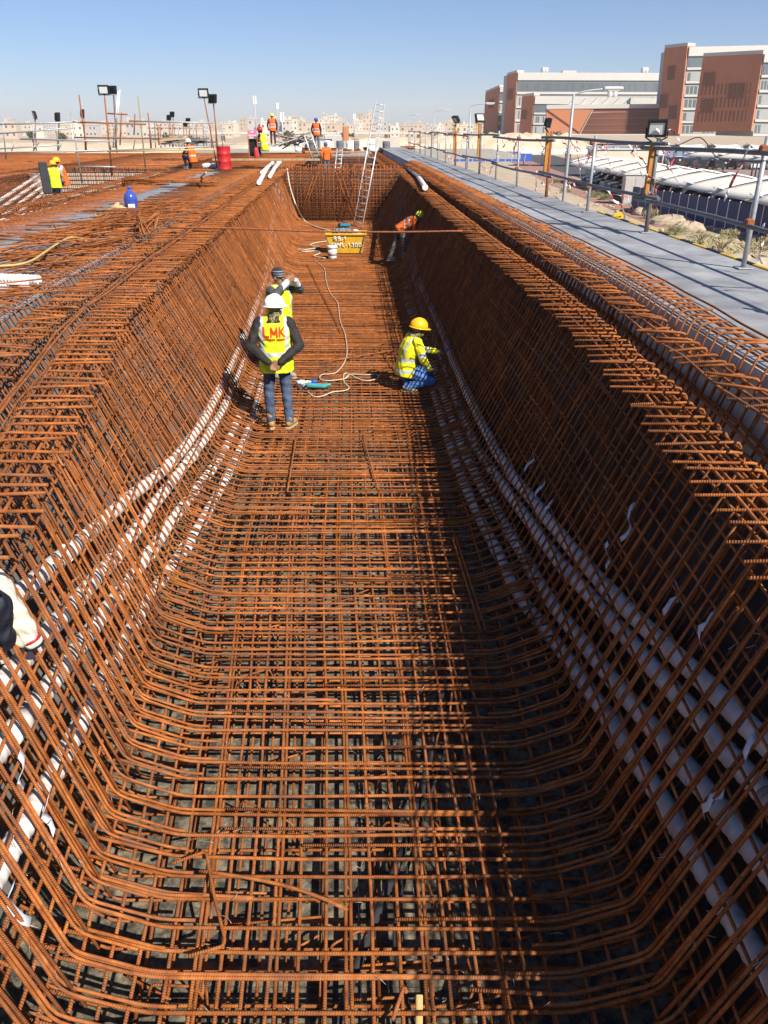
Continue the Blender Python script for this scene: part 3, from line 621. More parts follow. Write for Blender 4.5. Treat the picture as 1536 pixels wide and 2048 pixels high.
HIORG = mat('hivis_orange', (0.80, 0.14, 0.015), .7, var=.12, scale=9, bump=.15, bscale=18); REFL = mat('reflective_band', (0.50, 0.53, 0.56), .35, var=.12, scale=20)
DARKJ = mat('dark_jacket', (0.030, 0.025, 0.026), .75, var=.3, scale=18, bump=.3, bscale=22); GREYJ = mat('grey_hoodie', (0.085, 0.085, 0.09), .8, var=.25, scale=14, bump=.25, bscale=20)
JEANS = mat('blue_jeans', (0.085, 0.125, 0.20), .8, col2=(0.035, 0.055, 0.105), scale=5, bump=.3, bscale=20); PALET = mat('pale_trousers', (0.48, 0.42, 0.42), .8, var=.15, scale=8, bump=.2, bscale=18)
BOOT = mat('tan_boot', (0.46, 0.26, 0.07), .6, var=.2, scale=20); BOOTG = mat('grey_boot', (0.34, 0.32, 0.29), .7, var=.2); SOLE = mat('boot_sole', (0.45, 0.36, 0.22), .8)
BLUET = mat('blue_work_trousers', (0.11, 0.24, 0.62), .75, var=.12, scale=5, bump=.3, bscale=22); CAMO = mat('camouflage_trousers', (0.30, 0.27, 0.22), .8, col2=(0.035, 0.04, 0.05), scale=17, lo=.46, hi=.54)
MAROONC = mat('maroon_shirt', (0.09, 0.02, 0.02), .8, var=.2); NAVY = mat('navy_cloth', (0.015, 0.02, 0.05), .8, var=.3, scale=10); GREYT = mat('grey_trousers', (0.14, 0.14, 0.16), .8, var=.3, scale=10)
HWHITE = mat('helmet_white', (0.78, 0.79, 0.82), .3, spec=.5); HYEL = mat('helmet_yellow', (0.86, 0.44, 0.01), .3, spec=.5); HLIME = mat('helmet_lime', (0.72, 0.72, 0.03), .3, spec=.5)
HRED = mat('helmet_red', (0.6, 0.02, 0.02), .3); HBLUE = mat('helmet_blue', (0.03, 0.06, 0.30), .3); HCREAM = mat('helmet_cream', (0.72, 0.66, 0.5), .35)
SCARF = mat('patterned_scarf', (0.30, 0.26, 0.10), .8, col2=(0.02, 0.02, 0.025), scale=38, lo=.47, hi=.56); GREENS = mat('green_scarf', (0.03, 0.33, 0.20), .8, col2=(0.01, 0.14, 0.09), scale=24)
BEAN = mat('beanie_dark', (0.03, 0.032, 0.04), .9); BEANS = mat('beanie_stripe', (0.26, 0.26, 0.30), .9); GLOVE = mat('tan_glove', (0.52, 0.29, 0.12), .8, var=.2); SHIRTW = mat('pale_shirt', (0.55, 0.54, 0.56), .8, var=.15, scale=9, bump=.2, bscale=18)
def stand(**k):
    J = dict(pel=(0, 0, .95), chest=(0, .01, 1.27), neck=(0, -.01, 1.47), head=(0, .02, 1.60), hup=(0, 0, 1), hfw=(0, 1, 0),
             shL=(-.185, 0, 1.41), elL=(-.25, -.03, 1.13), wrL=(-.24, .06, .89), shR=(.185, 0, 1.41), elR=(.25, -.03, 1.13), wrR=(.24, .06, .89),
             hpL=(-.09, 0, .92), knL=(-.105, .02, .50), anL=(-.115, -.02, .10), hpR=(.09, 0, .92), knR=(.105, .02, .50), anR=(.115, -.02, .10),
             toL=(-.05, 1, 0), toR=(.05, 1, 0))
    J.update(k); return {a: Vector(b) for a, b in J.items()}
def person(label, loc, rz, J, wear, v=.011, group=None, sc=1.0, cat='person'):
    t = thing('person', label, cat, loc, rz, group); t.scale = (sc, sc, sc)
    lat = (J['shR'] - J['shL']).normalized(); hl = (J['hpR'] - J['hpL']).normalized()
    def spine(f):
        a, b, c = J['pel'], J['chest'], J['neck']
        return a + (b - a) * (f / .6) if f < .6 else b + (c - b) * ((f - .6) / .4)
    def rings(spec, k, low):
        out = []
        for (f, rx, ry) in spec:
            p = spine(f); up = (spine(min(1, f + .1)) - spine(max(low, f - .1) if f > 0 else f)).normalized() if f > 0 else (J['chest'] - J['pel']).normalized()
            la = (hl * (1 - max(0, f)) + lat * max(0, f)).normalized(); fw = up.cross(la).normalized() ; out.append((p, la * rx * k, -fw * ry * k))
        return out
    TS = [(-.18, .165, .125), (0, .168, .128), (.3, .155, .118), (.58, .175, .125), (.8, .165, .108), (.93, .105, .08), (1.0, .062, .058)]
    u = (J['head'] - J['neck']).normalized(); hu = J['hup'].normalized(); hf = (J['hfw'] - hu * J['hfw'].dot(hu)).normalized(); hr = hf.cross(hu); hd = J['head']
    # body: head with jaw, nose and ears, neck, trunk, arms, hands with fingers, legs
    B = [ellipsoid(hd + hu * .02, hr * .076, hf * .096, hu * .105), ellipsoid(hd - hu * .065 + hf * .025, hr * .055, hf * .062, hu * .055), capsule(hd + hf * .09 + hu * .0, .009, hd + hf * .115 - hu * .028, .013, 8),
         ellipsoid(hd + hr * .078 - hu * .01, hr * .012, hf * .02, hu * .032), ellipsoid(hd - hr * .078 - hu * .01, hr * .012, hf * .02, hu * .032),
         capsule(J['neck'] - u * .05, .058, hd - hu * .05, .052), loft(rings(TS, .85, -.18))]
    for s in 'LR':
        B += [capsule(J['sh' + s], .045, J['el' + s], .036), capsule(J['el' + s], .036, J['wr' + s], .026), capsule(J['hp' + s], .07, J['kn' + s], .05), capsule(J['kn' + s], .05, J['an' + s], .038)]
        w = J['wr' + s]; d = (J.get('hd' + s) or (w - J['el' + s])).normalized(); nrm = J.get('pn' + s) or Vector((0, -1, 0)); nrm = (nrm - d * nrm.dot(d)).normalized(); sd = d.cross(nrm).normalized()
        th = 1 if s == 'L' else -1
        cu = J.get('curl', Vector((0.5, 0, 0))).x
        for q in (-1, 0, 1): B.append(capsule(w + sd * q * .018, .019, w + d * .085 + sd * q * .026, .017, 8))
        for q, ln in zip((-1.5, -.5, .5, 1.5), (.072, .082, .078, .06) if th > 0 else (.06, .078, .082, .072)):
            a = w + d * .088 + sd * q * .0205; b = a + (d + nrm * cu * .6).normalized() * ln * .55; c = b + (d * (1 - cu * .7) + nrm * cu * 1.4).normalized() * ln * .5
            B += [capsule(a, .0105, b, .0095, 7), capsule(b, .0095, c, .008, 7)]
        a = w + d * .03 - sd * .03 * th; b = a + (d * .7 - sd * th * .7 + nrm * .2).normalized() * .05; c = b + (d + nrm * .3).normalized() * .035
        B += [capsule(a, .015, b, .012, 7), capsule(b, .012, c, .010, 7)]
    gl = wear.get('gloves'); wl_, wr_ = J['wrL'], J['wrR']
    vox('body', B, min(v, .0085 if v < .013 else v), [SKIN, gl or SKIN], t, (lambda c: 1 if min((c - wl_).length, (c - wr_).length) < .17 and min((c - wl_ ).length, (c - wr_).length) >= 0 else 0) if gl else None, 2)
    if v < .013:
        for k in (-1, 1): MB().lathe([(.001, -.012), (.009, -.006), (.011, 0), (.009, .006), (.001, .012)], tuple(hd + hf * .088 + hr * k * .031 + hu * .012), 8).build('eye', BLACK, t)
    bs = wear.get('bulk', 1.0)
    tr = [ellipsoid(J['pel'] - (J['chest'] - J['pel']).normalized() * .03, hl * .175, (J['chest'] - J['pel']).normalized().cross(hl) * .135, (J['chest'] - J['pel']).normalized() * .15)]
    for s in 'LR': tr += [capsule(J['hp' + s], .092, J['kn' + s], .070), capsule(J['kn' + s], .070, J['an' + s], .060)]
    vox('trousers', tr, v, wear['trousers'], t, wear.get('tfunc'), 3, .006 if v < .013 else 0)
    jk = [loft(rings(TS, 1.08 * bs, -.18)), capsule(J['shL'], .068, J['shR'], .068)]
    for s in 'LR': jk += [capsule(J['sh' + s], .070 * bs, J['el' + s], .056 * bs), capsule(J['el' + s], .058 * bs, J['wr' + s], .043 * bs)]
    vox('jacket', jk, v, wear['jacket'], t, wear.get('jfunc'), 3, .005 if v < .013 else 0)
    vest = None
    if wear.get('vest'):
        TV = [(-.32, .17, .132), (-.18, .172, .133), (0, .17, .13), (.3, .16, .122), (.58, .178, .130), (.8, .170, .115), (.92, .115, .09)]
        vs_ = [loft(rings(TV, 1.15 * bs, -.32)), capsule(J['shL'] + lat * .035, .080, J['shR'] - lat * .035, .080)]
        vest = vox('vest', vs_, v, wear['vest'], t, wear.get('vfunc'), 3, .006 if v < .013 else 0)
    for s in 'LR':
        a = J['an' + s]; f = J['to' + s].normalized(); kd = (J['kn' + s] - a).normalized(); bd = J.get('so' + s) or Vector((0, 0, -1)); bd = (bd - f * bd.dot(f)).normalized()
        bo = vox('boot', [capsule(a - f * .03 + bd * .035, .046, a + f * .15 + bd * .055, .040), capsule(a + bd * .02, .056, a + kd * .10, .060), ellipsoid(a + f * .09 + bd * .045, f.cross(bd) * .046, f * .11, bd * .042)], min(v, .012) if v < .013 else v, wear['boots'], t, None, 2)
        sb = MB(); pl = [a + bd * .083 + f * q + f.cross(bd) * r for q, r in ((-.085, -.03), (-.085, .03), (.05, .045), (.16, .043), (.20, .015), (.20, -.015), (.16, -.043), (.05, -.045))]
        sb.prism(pl, bd * .018).build('sole', SOLE, bo, fixn=True)
    # headgear
    M = Matrix((hr, hf, hu)).transposed()
    def hp(x, y, z): return hd + hr * x + hf * y + hu * z
    if wear.get('helmet'):
        prof = [(.128, .022), (.131, .03), (.128, .055), (.118, .09), (.098, .122), (.07, .142), (.035, .152), (.004, .155)]
        V = []; F = []; n = 20
        for (r, z) in prof:
            for k in range(n): V.append(hp(r * math.cos(2 * PI * k / n) * .93, r * math.sin(2 * PI * k / n) * 1.1, z))
        for i in range(len(prof) - 1):
            for k in range(n): F.append((i * n + k, i * n + (k + 1) % n, (i + 1) * n + (k + 1) % n, (i + 1) * n + k))
        F += [list(range(n))[::-1], list(range((len(prof) - 1) * n, len(prof) * n))]
        h = MB().raw(V, F, True).build('helmet', wear['helmet'], t)
        a0 = [hp(.125 * math.cos(q), .138 * math.sin(q), .028) for q in np.linspace(0, 2 * PI, 21)[:-1]]; a1 = [hp(.142 * math.cos(q), (.156 + (.045 if math.sin(q) > .5 else 0)) * math.sin(q), .016) for q in np.linspace(0, 2 * PI, 21)[:-1]]
        V = a0 + a1 + [p - hu * .008 for p in a1] + [p - hu * .008 for p in a0]; F = [(k * 20 + i, k * 20 + (i + 1) % 20, ((k + 1) % 4) * 20 + (i + 1) % 20, ((k + 1) % 4) * 20 + i) for k in range(4) for i in range(20)]
        MB().raw(V, F, True).build('brim', wear['helmet'], h, fixn=True)
        MB().tube(np.array([hp(0, 1.1 * .128 * math.cos(q), .03 + .129 * math.sin(q)) for q in np.linspace(.2, PI - .2, 12)]), .009, 6).build('ridge', wear['helmet'], h)
    if wear.get('beanie'):
        def bf(c): z = (c - hd).dot(hu); return 1 if (.05 < z < .062) or (.085 < z < .097) or (.02 < z < .03) else 0
        vox('beanie', [ellipsoid(hp(0, -.012, .055), hr * .093, hf * .112, hu * .088), capsule(hp(0, -.05, .02), .07, hp(0, .03, .03), .078)], .009, [BEAN, BEANS], t, bf, 3)
    if wear.get('scarf'):
        vox('scarf', [capsule(J['neck'] - u * .03, .088, hd - hu * .085, .078), ellipsoid(hp(0, .03, -.075), hr * .07, hf * .078, hu * .05)], v, wear['scarf'], t, None, 3, .006)
    if wear.get('hood'):
        vox('hood', [ellipsoid(hp(0, -.02, 0.0), hr * .098, hf * .105, hu * .12), capsule(J['neck'] - u * .03, .085, hd - hu * .07, .085)], v, wear['hood'], t, None, 3, .004)
    return t, vest
def face(dx, dy): return math.atan2(-dx, dy)
def text_mesh(body, size):
    cu = bpy.data.curves.new('t', 'FONT'); cu.body = body; cu.size = size; cu.align_x = 'CENTER'; cu.align_y = 'CENTER'; cu.offset = size * .012; cu.space_character = 1.08
    o = bpy.data.objects.new('t', cu); COL.objects.link(o); dgp = bpy.context.evaluated_depsgraph_get(); me = bpy.data.meshes.new_from_object(o.evaluated_get(dgp)); bpy.data.objects.remove(o); return me
def text_on(body, size, c, xd, yd, m, name, parent, bold=.0, tgt=None, out=(0, -1, 0), off=.006, sx=1.0):
    me = text_mesh(body, size); xd, yd, out = Vector(xd), Vector(yd), Vector(out); bv = None
    if tgt: bv = BVHTree.FromPolygons([v.co.copy() for v in tgt.data.vertices], [list(p.vertices) for p in tgt.data.polygons])
    if bv:
        bm = bmesh.new(); bm.from_mesh(me); bmesh.ops.subdivide_edges(bm, edges=bm.edges, cuts=2, use_grid_fill=False); bmesh.ops.triangulate(bm, faces=bm.faces); bm.to_mesh(me); bm.free()
    for v in me.vertices:
        p = Vector(c) + xd * v.co.x * sx + yd * v.co.y
        if bv:
            hit = bv.ray_cast(p + out * .4, -out)
            if hit[0]: p = hit[0] + out * off
        else: p = p + out * off
        v.co = p
    me.materials.clear(); me.materials.append(m); o = link(name, me, parent)
    sm = o.modifiers.new('thick', 'SOLIDIFY'); sm.thickness = .003; sm.offset = 0; return o
# 1: man with his hands behind his back
pL = at(561, 853, 0.012)
def vest_back(c):
    x, z = abs(c.x), c.z
    if c.y < .02 and .135 < x < .185 and z > 1.0: return 1
    if c.y > .02 and .11 < x < .155 and z > 1.0: return 1
    return 1 if 1.00 < z < 1.055 else 0
J1 = stand(elL=(-.315, -.10, 1.13), wrL=(-.085, -.235, .955), elR=(.315, -.10, 1.13), wrR=(.075, -.245, .965), hdL=(.75, -.02, -.55), hdR=(-.75, -.05, -.55), pnL=(0, -1, 0), pnR=(0, -1, 0),
           head=(.015, .02, 1.60), hfw=(.75, .65, -.12), hup=(.03, .05, 1), hpL=(-.085, 0, .92), knL=(-.125, .02, .5), anL=(-.12, -.02, .095), hpR=(.085, 0, .92), knR=(.105, .03, .5), anR=(.13, -.02, .095), toL=(-.25, 1, 0), toR=(.45, 1, 0))
p1, v1 = person('man in a lime vest lettered in red, white helmet, hands clasped behind his back', pL, R(4), J1, dict(jacket=DARKJ, vest=[HIVIS, REFL], vfunc=vest_back, trousers=JEANS, boots=BOOT, helmet=HWHITE, scarf=SCARF, bulk=1.14), v=.0105, sc=1.03)
REDT = mat('vest_red_print', (0.72, 0.06, 0.01), .7)
lk = MB()                                 # bold printed capitals laid on the back of the vest
def stroke(a, b, w=.030, n=6):
    a, b = Vector((a[0], 0, a[1])), Vector((b[0], 0, b[1])); d = (b - a).normalized(); u = Vector((-d.z, 0, d.x)) * w / 2; V = []
    for k in range(n + 1): p = a + (b - a) * k / n + Vector((0, -.3, 0)); V += [p - u, p + u]
    lk.raw(V, [(2 * k, 2 * k + 1, 2 * k + 3, 2 * k + 2) for k in range(n)])
zb, zt_ = 1.262, 1.372
for a, b in (((-.125, zb), (-.125, zt_ + .012)), ((-.125, zb + .006), (-.058, zb + .006)), ((-.035, zb - .008), (-.032, zt_ + .01)), ((-.032, zt_), (.003, zb + .02)), ((.003, zb + .02), (.038, zt_)), ((.038, zt_ + .01), (.041, zb - .008)), ((.074, zb - .008), (.074, zt_ + .012)), ((.078, (zb + zt_) / 2 - .004), (.132, zt_ + .008)), ((.088, (zb + zt_) / 2 + .006), (.136, zb - .008))): stroke(a, b, .023)
lko = lk.build('lettering', REDT, v1); bl = BVHTree.FromPolygons([q.co.copy() for q in v1.data.vertices], [list(q.vertices) for q in v1.data.polygons])
for q in lko.data.vertices:
    h_ = bl.ray_cast(q.co + Vector((0, -.2, 0)), Vector((0, 1, 0)))
    if h_[0]: q.co = h_[0] + Vector((0, -.008, 0))
pm_ = MB()
for k in range(18):
    if k == 10: continue
    x = -.135 + k * .0152; pm_.raw([(x, -.3, 1.213), (x + .0125, -.3, 1.213), (x + .0125, -.3, 1.239), (x, -.3, 1.239)], [(0, 1, 2, 3)])
small = pm_.build('lettering', REDT, v1); bvv = BVHTree.FromPolygons([q.co.copy() for q in v1.data.vertices], [list(q.vertices) for q in v1.data.polygons])
for q in small.data.vertices:
    h_ = bvv.ray_cast(q.co + Vector((0, -.2, 0)), Vector((0, 1, 0)))
    if h_[0]: q.co = h_[0] + Vector((0, -.006, 0))
# 2: man in a striped beanie with both hands at his face
pB = at(566, 757, 0.012)
def vest_v(c):
    return 1 if (.09 < abs(c.x) < .135 and c.z > 1.05 and c.y > 0) or (1.30 > c.z > 1.27 and c.y < -.3) else 0
J2 = stand(elL=(-.30, .20, 1.38), wrL=(-.09, .28, 1.56), elR=(.30, .20, 1.38), wrR=(.10, .28, 1.56), hdL=(.75, .15, .35), hdR=(-.75, .15, .35), pnL=(0, -1, 0), pnR=(0, -1, 0), head=(0, .03, 1.60), hfw=(.1, 1, -.15), shL=(-.18, .02, 1.42), shR=(.18, .02, 1.42))
person('man in a striped beanie, grey hoodie and lime vest holding both hands to his face', pB, face(.80, -.55), J2, dict(jacket=[GREYJ, SHIRTW], jfunc=lambda c: 1 if (c.y > .06 and abs(c.x) < .06 and c.z > 1.15) or (abs(c.x) < .2 and c.z > 1.46 and c.y > .2) else 0, vest=[HIVIS, REFL], vfunc=vest_v, trousers=PALET, boots=BOOTG, beanie=True, bulk=1.14), v=.0105, sc=1.03)
# 3: kneeling man at the foot of the shaded web
pK = at(822, 776, 0.012)
J3 = stand(pel=(0, -.10, .32), chest=(0, -.03, .64), neck=(0, .04, .83), head=(0, .11, .95), hup=(0, .18, 1), hfw=(.12, 1, -.35), shL=(-.185, .03, .78), shR=(.185, .03, .78), elL=(-.24, .20, .56), wrL=(-.10, .44, .54), elR=(.26, .10, .52), wrR=(.16, .24, .34),
           hdL=(.2, 1, -.1), hdR=(-.2, .9, -.4), pnL=(0, 0, -1), pnR=(0, 0, -1), hpL=(-.09, -.09, .30), knL=(-.13, .36, .20), anL=(-.10, -.02, .09), hpR=(.09, -.09, .30), knR=(.15, .30, .12), anR=(.10, -.10, .08), toL=(0, 1, 0), toR=(0, 1, -.2), curl=(.9, 0, 0))
def kj(c):
    z = c.z; 
    if c.y < .14 and abs(c.x) < .21: return 1 if (.30 < z < .35) or (.47 < z < .52) or (.10 < abs(c.x) < .145 and z > .5) else 0
    e = (c - Vector((-.24, .20, .56))).length; e2 = (c - Vector((.26, .10, .52))).length; w1 = (c - Vector((-.10, .44, .54))).length; w2 = (c - Vector((.16, .24, .34))).length
    return 1 if (.10 < min(w1, w2) < .15) or (.07 < min(e, e2) < .12 and z > .55) else 0
person('man kneeling in yellow reflective jacket, yellow-orange helmet and blue trousers, tying bars', pK, face(.93, .30), J3, dict(jacket=[HIYEL, REFL], jfunc=kj, trousers=BLUET, boots=BOOTG, helmet=HYEL, scarf=SCARF, gloves=GLOVE, bulk=1.12), v=.0105)
tl = thing('tying_pliers', 'blue-handled tying pliers held by the kneeling man', 'pliers'); kp = at(868, 712, .55)
kp = Matrix.Rotation(face(.93, .30), 4, 'Z') @ Vector((-.06, .56, .52)) + pK
for k in (-1, 1): MB().tube(smooth_path([kp + Vector((0, k * .004, 0)), kp + Vector((.05, k * .022, .03)), kp + Vector((.13, k * .016, .07))], 4), .006, 6).build('handle', BLUEB, tl)
MB().bevbox(tuple(kp + Vector((-.015, 0, -.01))), (.05, .016, .02), .004).build('jaw', DKSTEEL, tl)
# 4: man leaning over the shaded web
pG = at(780, 522, 0.20)
J4 = stand(pel=(0, .30, .92), chest=(0, .58, 1.10), neck=(0, .76, 1.20), head=(0, .87, 1.24), hup=(0, .45, .9), hfw=(.2, 1, -.6), shL=(-.18, .70, 1.17), shR=(.18, .70, 1.17), elL=(-.22, .82, .92), wrL=(-.12, 1.0, .90), elR=(.22, .70, .90), wrR=(.16, .84, .74),
           hpL=(-.09, .30, .88), knL=(-.11, .16, .50), anL=(-.10, .0, .10), hpR=(.09, .32, .88), knR=(.12, .42, .55), anR=(.11, .40, .18), toL=(0, 1, 0), toR=(0, 1, .3), hdL=(0, 1, -.2), hdR=(0, 1, -.3))
person('man in orange vest, camouflage trousers and lime helmet bent over the shaded web', pG, face(.96, .05), J4, dict(jacket=[HIORG, REFL], jfunc=lambda c: 1 if (.52 < c.y < .56 or .40 < c.y < .43) and c.z > .9 else 0, trousers=CAMO, boots=BOOTG, helmet=HLIME, scarf=GREENS, bulk=1.08), v=.013)
# 5-7: people on the far deck
def vst(c): return 1 if (.98 < c.z < 1.04) or (1.14 < c.z < 1.19) else 0
ST2 = stand(elL=(-.29, -.02, 1.14), wrL=(-.26, .10, .92), elR=(.28, -.02, 1.14), wrR=(.25, .10, .92))
person('man in orange vest and maroon shirt with yellow helmet standing on the far deck', aty(547, 291, 52), R(8), ST2, dict(jacket=MAROONC, vest=[HIORG, REFL], vfunc=vst, trousers=MAROONC, boots=BOOTG, helmet=HLIME), v=.02)
person('man in orange vest, grey trousers and blue helmet standing by the far cell', aty(634, 300, 52), R(-8), ST2, dict(jacket=NAVY, vest=[HIORG, REFL], vfunc=vst, trousers=GREYT, boots=BOOTG, helmet=HBLUE), v=.02)
SIT = stand(pel=(0, -.05, .40), chest=(0, .02, .72), neck=(0, .08, .92), head=(0, .14, 1.05), shL=(-.18, .05, .87), shR=(.18, .05, .87), elL=(-.25, .18, .66), wrL=(-.12, .40, .60), elR=(.25, .18, .66), wrR=(.12, .40, .60),
            hpL=(-.1, -.05, .36), knL=(-.15, .36, .48), anL=(-.12, .25, .09), hpR=(.1, -.05, .36), knR=(.15, .36, .48), anR=(.12, .25, .09))
person('man in yellow vest, navy sleeves and red helmet sitting beside the pink notice', aty(528, 312, 39), face(-.75, .3), SIT, dict(jacket=NAVY, vest=[HIYEL, REFL], vfunc=lambda c: 1 if .5 < c.z < .55 else 0, trousers=GREYT, boots=BOOTG, helmet=HRED, hood=NAVY), v=.02)
person('man in orange vest and cream helmet crouching by the red barrel', at(386, 337, 2.16), face(-.8, .5), SIT, dict(jacket=MAROONC, vest=[HIORG, REFL], vfunc=lambda c: 1 if .5 < c.z < .55 else 0, trousers=NAVY, boots=BOOTG, helmet=HCREAM), v=.02)
person('man in orange vest with bare head working down in the far cell', aty(654, 356, 44), R(30), ST2, dict(jacket=HIORG, trousers=GREYT, boots=BOOTG, hood=GREYT), v=.02)
person('man in lime vest and grey shirt with a yellow helmet crouching in the second trough', aty(116, 390, 29), R(20), SIT, dict(jacket=SHIRTW, vest=HIVIS, trousers=GREYT, boots=BOOTG, helmet=HYEL), v=.018, sc=.92)
person('man in orange vest and white sleeves with a yellow helmet in the second trough', aty(131, 384, 30), face(-.6, -.5), SIT, dict(jacket=SHIRTW, vest=HIORG, trousers=GREYT, boots=BOOTG, helmet=HYEL), v=.018, sc=.95)

# ================================================================== THINGS IN AND AROUND THE TROUGH
# jacket hung on the sunlit web near the camera
jr = thing('jacket', 'cream knitted jacket with navy body hung over the sunlit web bars', 'jacket')
CREAMK = mat('cream_knit', (0.74, 0.66, 0.54), .9, var=.12, scale=14, bump=.3, bscale=40); NAVYQ = mat('navy_quilt', (0.012, 0.014, 0.026), .6, var=.3, bump=.3, bscale=25)
def jp(px, py, d=3.30): return aty(px, py, d)
A, B_, C_ = jp(-15, 1165), jp(26, 1225), jp(62, 1276)
vox('sleeve', [capsule(A, .075, B_, .068), capsule(B_, .068, C_, .045), capsule(jp(-10, 1190), .06, jp(44, 1280), .040), capsule(jp(-30, 1150), .06, jp(10, 1200), .05)], .009, CREAMK, jr, None, 3, .009)
vox('lower_hem', [capsule(jp(-30, 1270), .07, jp(4, 1318), .035), capsule(jp(-30, 1320), .06, jp(0, 1300), .03)], .009, CREAMK, jr, None, 3, .008)
dv = (C_ - B_).normalized(); MB().tube(seg(C_ + dv * .0, C_ + dv * .014), [.0475, .047], 14).build('cuff_stripe', RED, jr); MB().tube(seg(C_ + dv * .016, C_ + dv * .04), [.047, .046], 14).build('cuff', CREAMK, jr); MB().tube(seg(C_ + dv * .042, C_ + dv * .052), .0465, 14).build('cuff_stripe', NAVYQ, jr)
vox('jacket_body', [capsule(jp(-45, 1180, 3.18), .09, jp(0, 1205, 3.18), .055), capsule(jp(0, 1205, 3.18), .055, jp(10, 1285, 3.18), .048), capsule(jp(-50, 1200, 3.18), .10, jp(-30, 1295, 3.18), .07)], .009, NAVYQ, jr, None, 3, .010)
# skip
sk = thing('skip', 'yellow steel skip lettered RB-1 with a bag and case on it', 'skip', at(692, 506, 0.012)); sw, sw2, sd_, sh_ = .66, .55, .42, .62
def skp(x, y, z): return (x, y + sd_ * .8, z)
outer = [skp(-sw2, -sd_ * .8, 0), skp(sw2, -sd_ * .8, 0), skp(sw2, sd_ * .8, 0), skp(-sw2, sd_ * .8, 0), skp(-sw, -sd_, sh_), skp(sw, -sd_, sh_), skp(sw, sd_, sh_), skp(-sw, sd_, sh_)]
inner = [skp(-sw2 + .03, -sd_ * .8 + .03, .04), skp(sw2 - .03, -sd_ * .8 + .03, .04), skp(sw2 - .03, sd_ * .8 - .03, .04), skp(-sw2 + .03, sd_ * .8 - .03, .04), skp(-sw + .03, -sd_ + .03, sh_), skp(sw - .03, -sd_ + .03, sh_), skp(sw - .03, sd_ - .03, sh_), skp(-sw + .03, sd_ - .03, sh_)]
bd = MB().raw(outer + inner, [(0, 3, 2, 1), (8, 9, 10, 11)] + [(i, (i + 1) % 4, 4 + (i + 1) % 4, 4 + i) for i in range(4)] + [(8 + (i + 1) % 4, 8 + i, 12 + i, 12 + (i + 1) % 4) for i in range(4)] + [(4 + i, 4 + (i + 1) % 4, 12 + (i + 1) % 4, 12 + i) for i in range(4)]).build('bin', YEL, sk, fixn=True)
for yy in (-sd_, sd_): MB().bevbox(skp(0, yy * 1.02, sh_ - .02), (sw * 2 + .06, .06, .06), .01).build('rim', YEL, sk)
for k in (-1, 1):
    MB().bevbox(skp(k * (sw + .0), 0, sh_ - .02), (.06, sd_ * 2 - .02, .06), .01).build('rim', YEL, sk)
    MB().bevbox(skp(k * (sw - .0), -sd_ * .98, sh_ + .05), (.05, .05, .12), .01).build('lifting_lug', YEL, sk)
    ch = MB(); a = Vector(skp(k * sw, -sd_ - .05, sh_ - .02)); b = Vector(skp(k * (sw2 - .06), -sd_ * .82 - .05, .02))
    for i in range(13):
        c = a + (b - a) * (i + .5) / 13; ch.tube(np.array([c + Vector((math.cos(q) * (.018 if i % 2 else .006), math.cos(q) * (0 if i % 2 else .012), math.sin(q) * .034)) for q in np.linspace(0, 2 * PI, 9)]), .006, 4)
    ch.build('chain', DKSTEEL, sk)
ny = Vector((0, -1, .12)).normalized(); yv = Vector((0, -.135, 1)).normalized()
text_on('RB-1', .21, skp(-.18, -sd_ * .955, .455), (1, 0, 0), yv, WHITEP, 'lettering', sk, out=ny, off=.045); text_on('SWL-1300', .2, skp(.02, -sd_ * .86, .25), (1, 0, 0), yv, WHITEP, 'lettering', sk, out=ny, off=.035, sx=1.1)
bg = thing('tool_bag', 'silver grey bag heaped in the yellow skip', 'bag', sk.location + Vector((-.12, .34, .55)))
vox('bag', [capsule((-.22, 0, .07), .13, (.2, 0, .07), .12), ellipsoid((0, 0, .1), (.34, 0, 0), (0, .22, 0), (0, 0, .15))], .02, mat('silver_tarp', (0.22, 0.23, 0.25), .45, var=.5, scale=12, bump=.4, bscale=14), bg, None, 3, .02)
cs = thing('tool_case', 'teal power tool case lying on the bag in the skip', 'tool case', sk.location + Vector((-.04, .34, .80))); MB().bevbox((0, 0, .05), (.38, .26, .09), .025, rz=.15).build('case', mat('teal_case', (0.02, 0.20, 0.26), .4), cs); MB().bevbox((-.17, -.02, .05), (.10, .27, .10), .02, rz=.15).build('case_end', BLACK, cs)
sck = thing('sack', 'crumpled cream sack on the rim of the skip', 'sack', sk.location + Vector((.32, .20, .58))); vox('sack_body', [ellipsoid((0, 0, .06), (.12, 0, 0), (0, .1, 0), (0, 0, .1)), capsule((.05, 0, .02), .05, (.16, 0, .02), .05)], .018, CREAMK, sck, None, 2, .015)
bk = thing('bucket', 'white plastic paint bucket in front of the skip', 'bucket', at(665, 516, .012)); MB().lathe([(.13, 0), (.135, .01), (.155, .33), (.152, .335), (.002, .325)], n=20).build('pail', WHITEP, bk); MB().lathe([(.158, .30), (.172, .305), (.172, .37), (.15, .385), (.002, .38)], n=20).build('lid', mat('bucket_lid', (0.66, 0.66, 0.62), .5), bk); MB().tube(np.array([(.16 * math.cos(q), -.02 - .16 * math.sin(q), .29 - .06 * math.sin(q)) for q in np.linspace(0, PI, 12)]), .004, 5).build('handle', STEEL, bk)
MB().lathe([(.1475, .09), (.152, .24)], n=20).build('paper_label', mat('pail_label', (0.62, 0.55, 0.52), .6), bk)
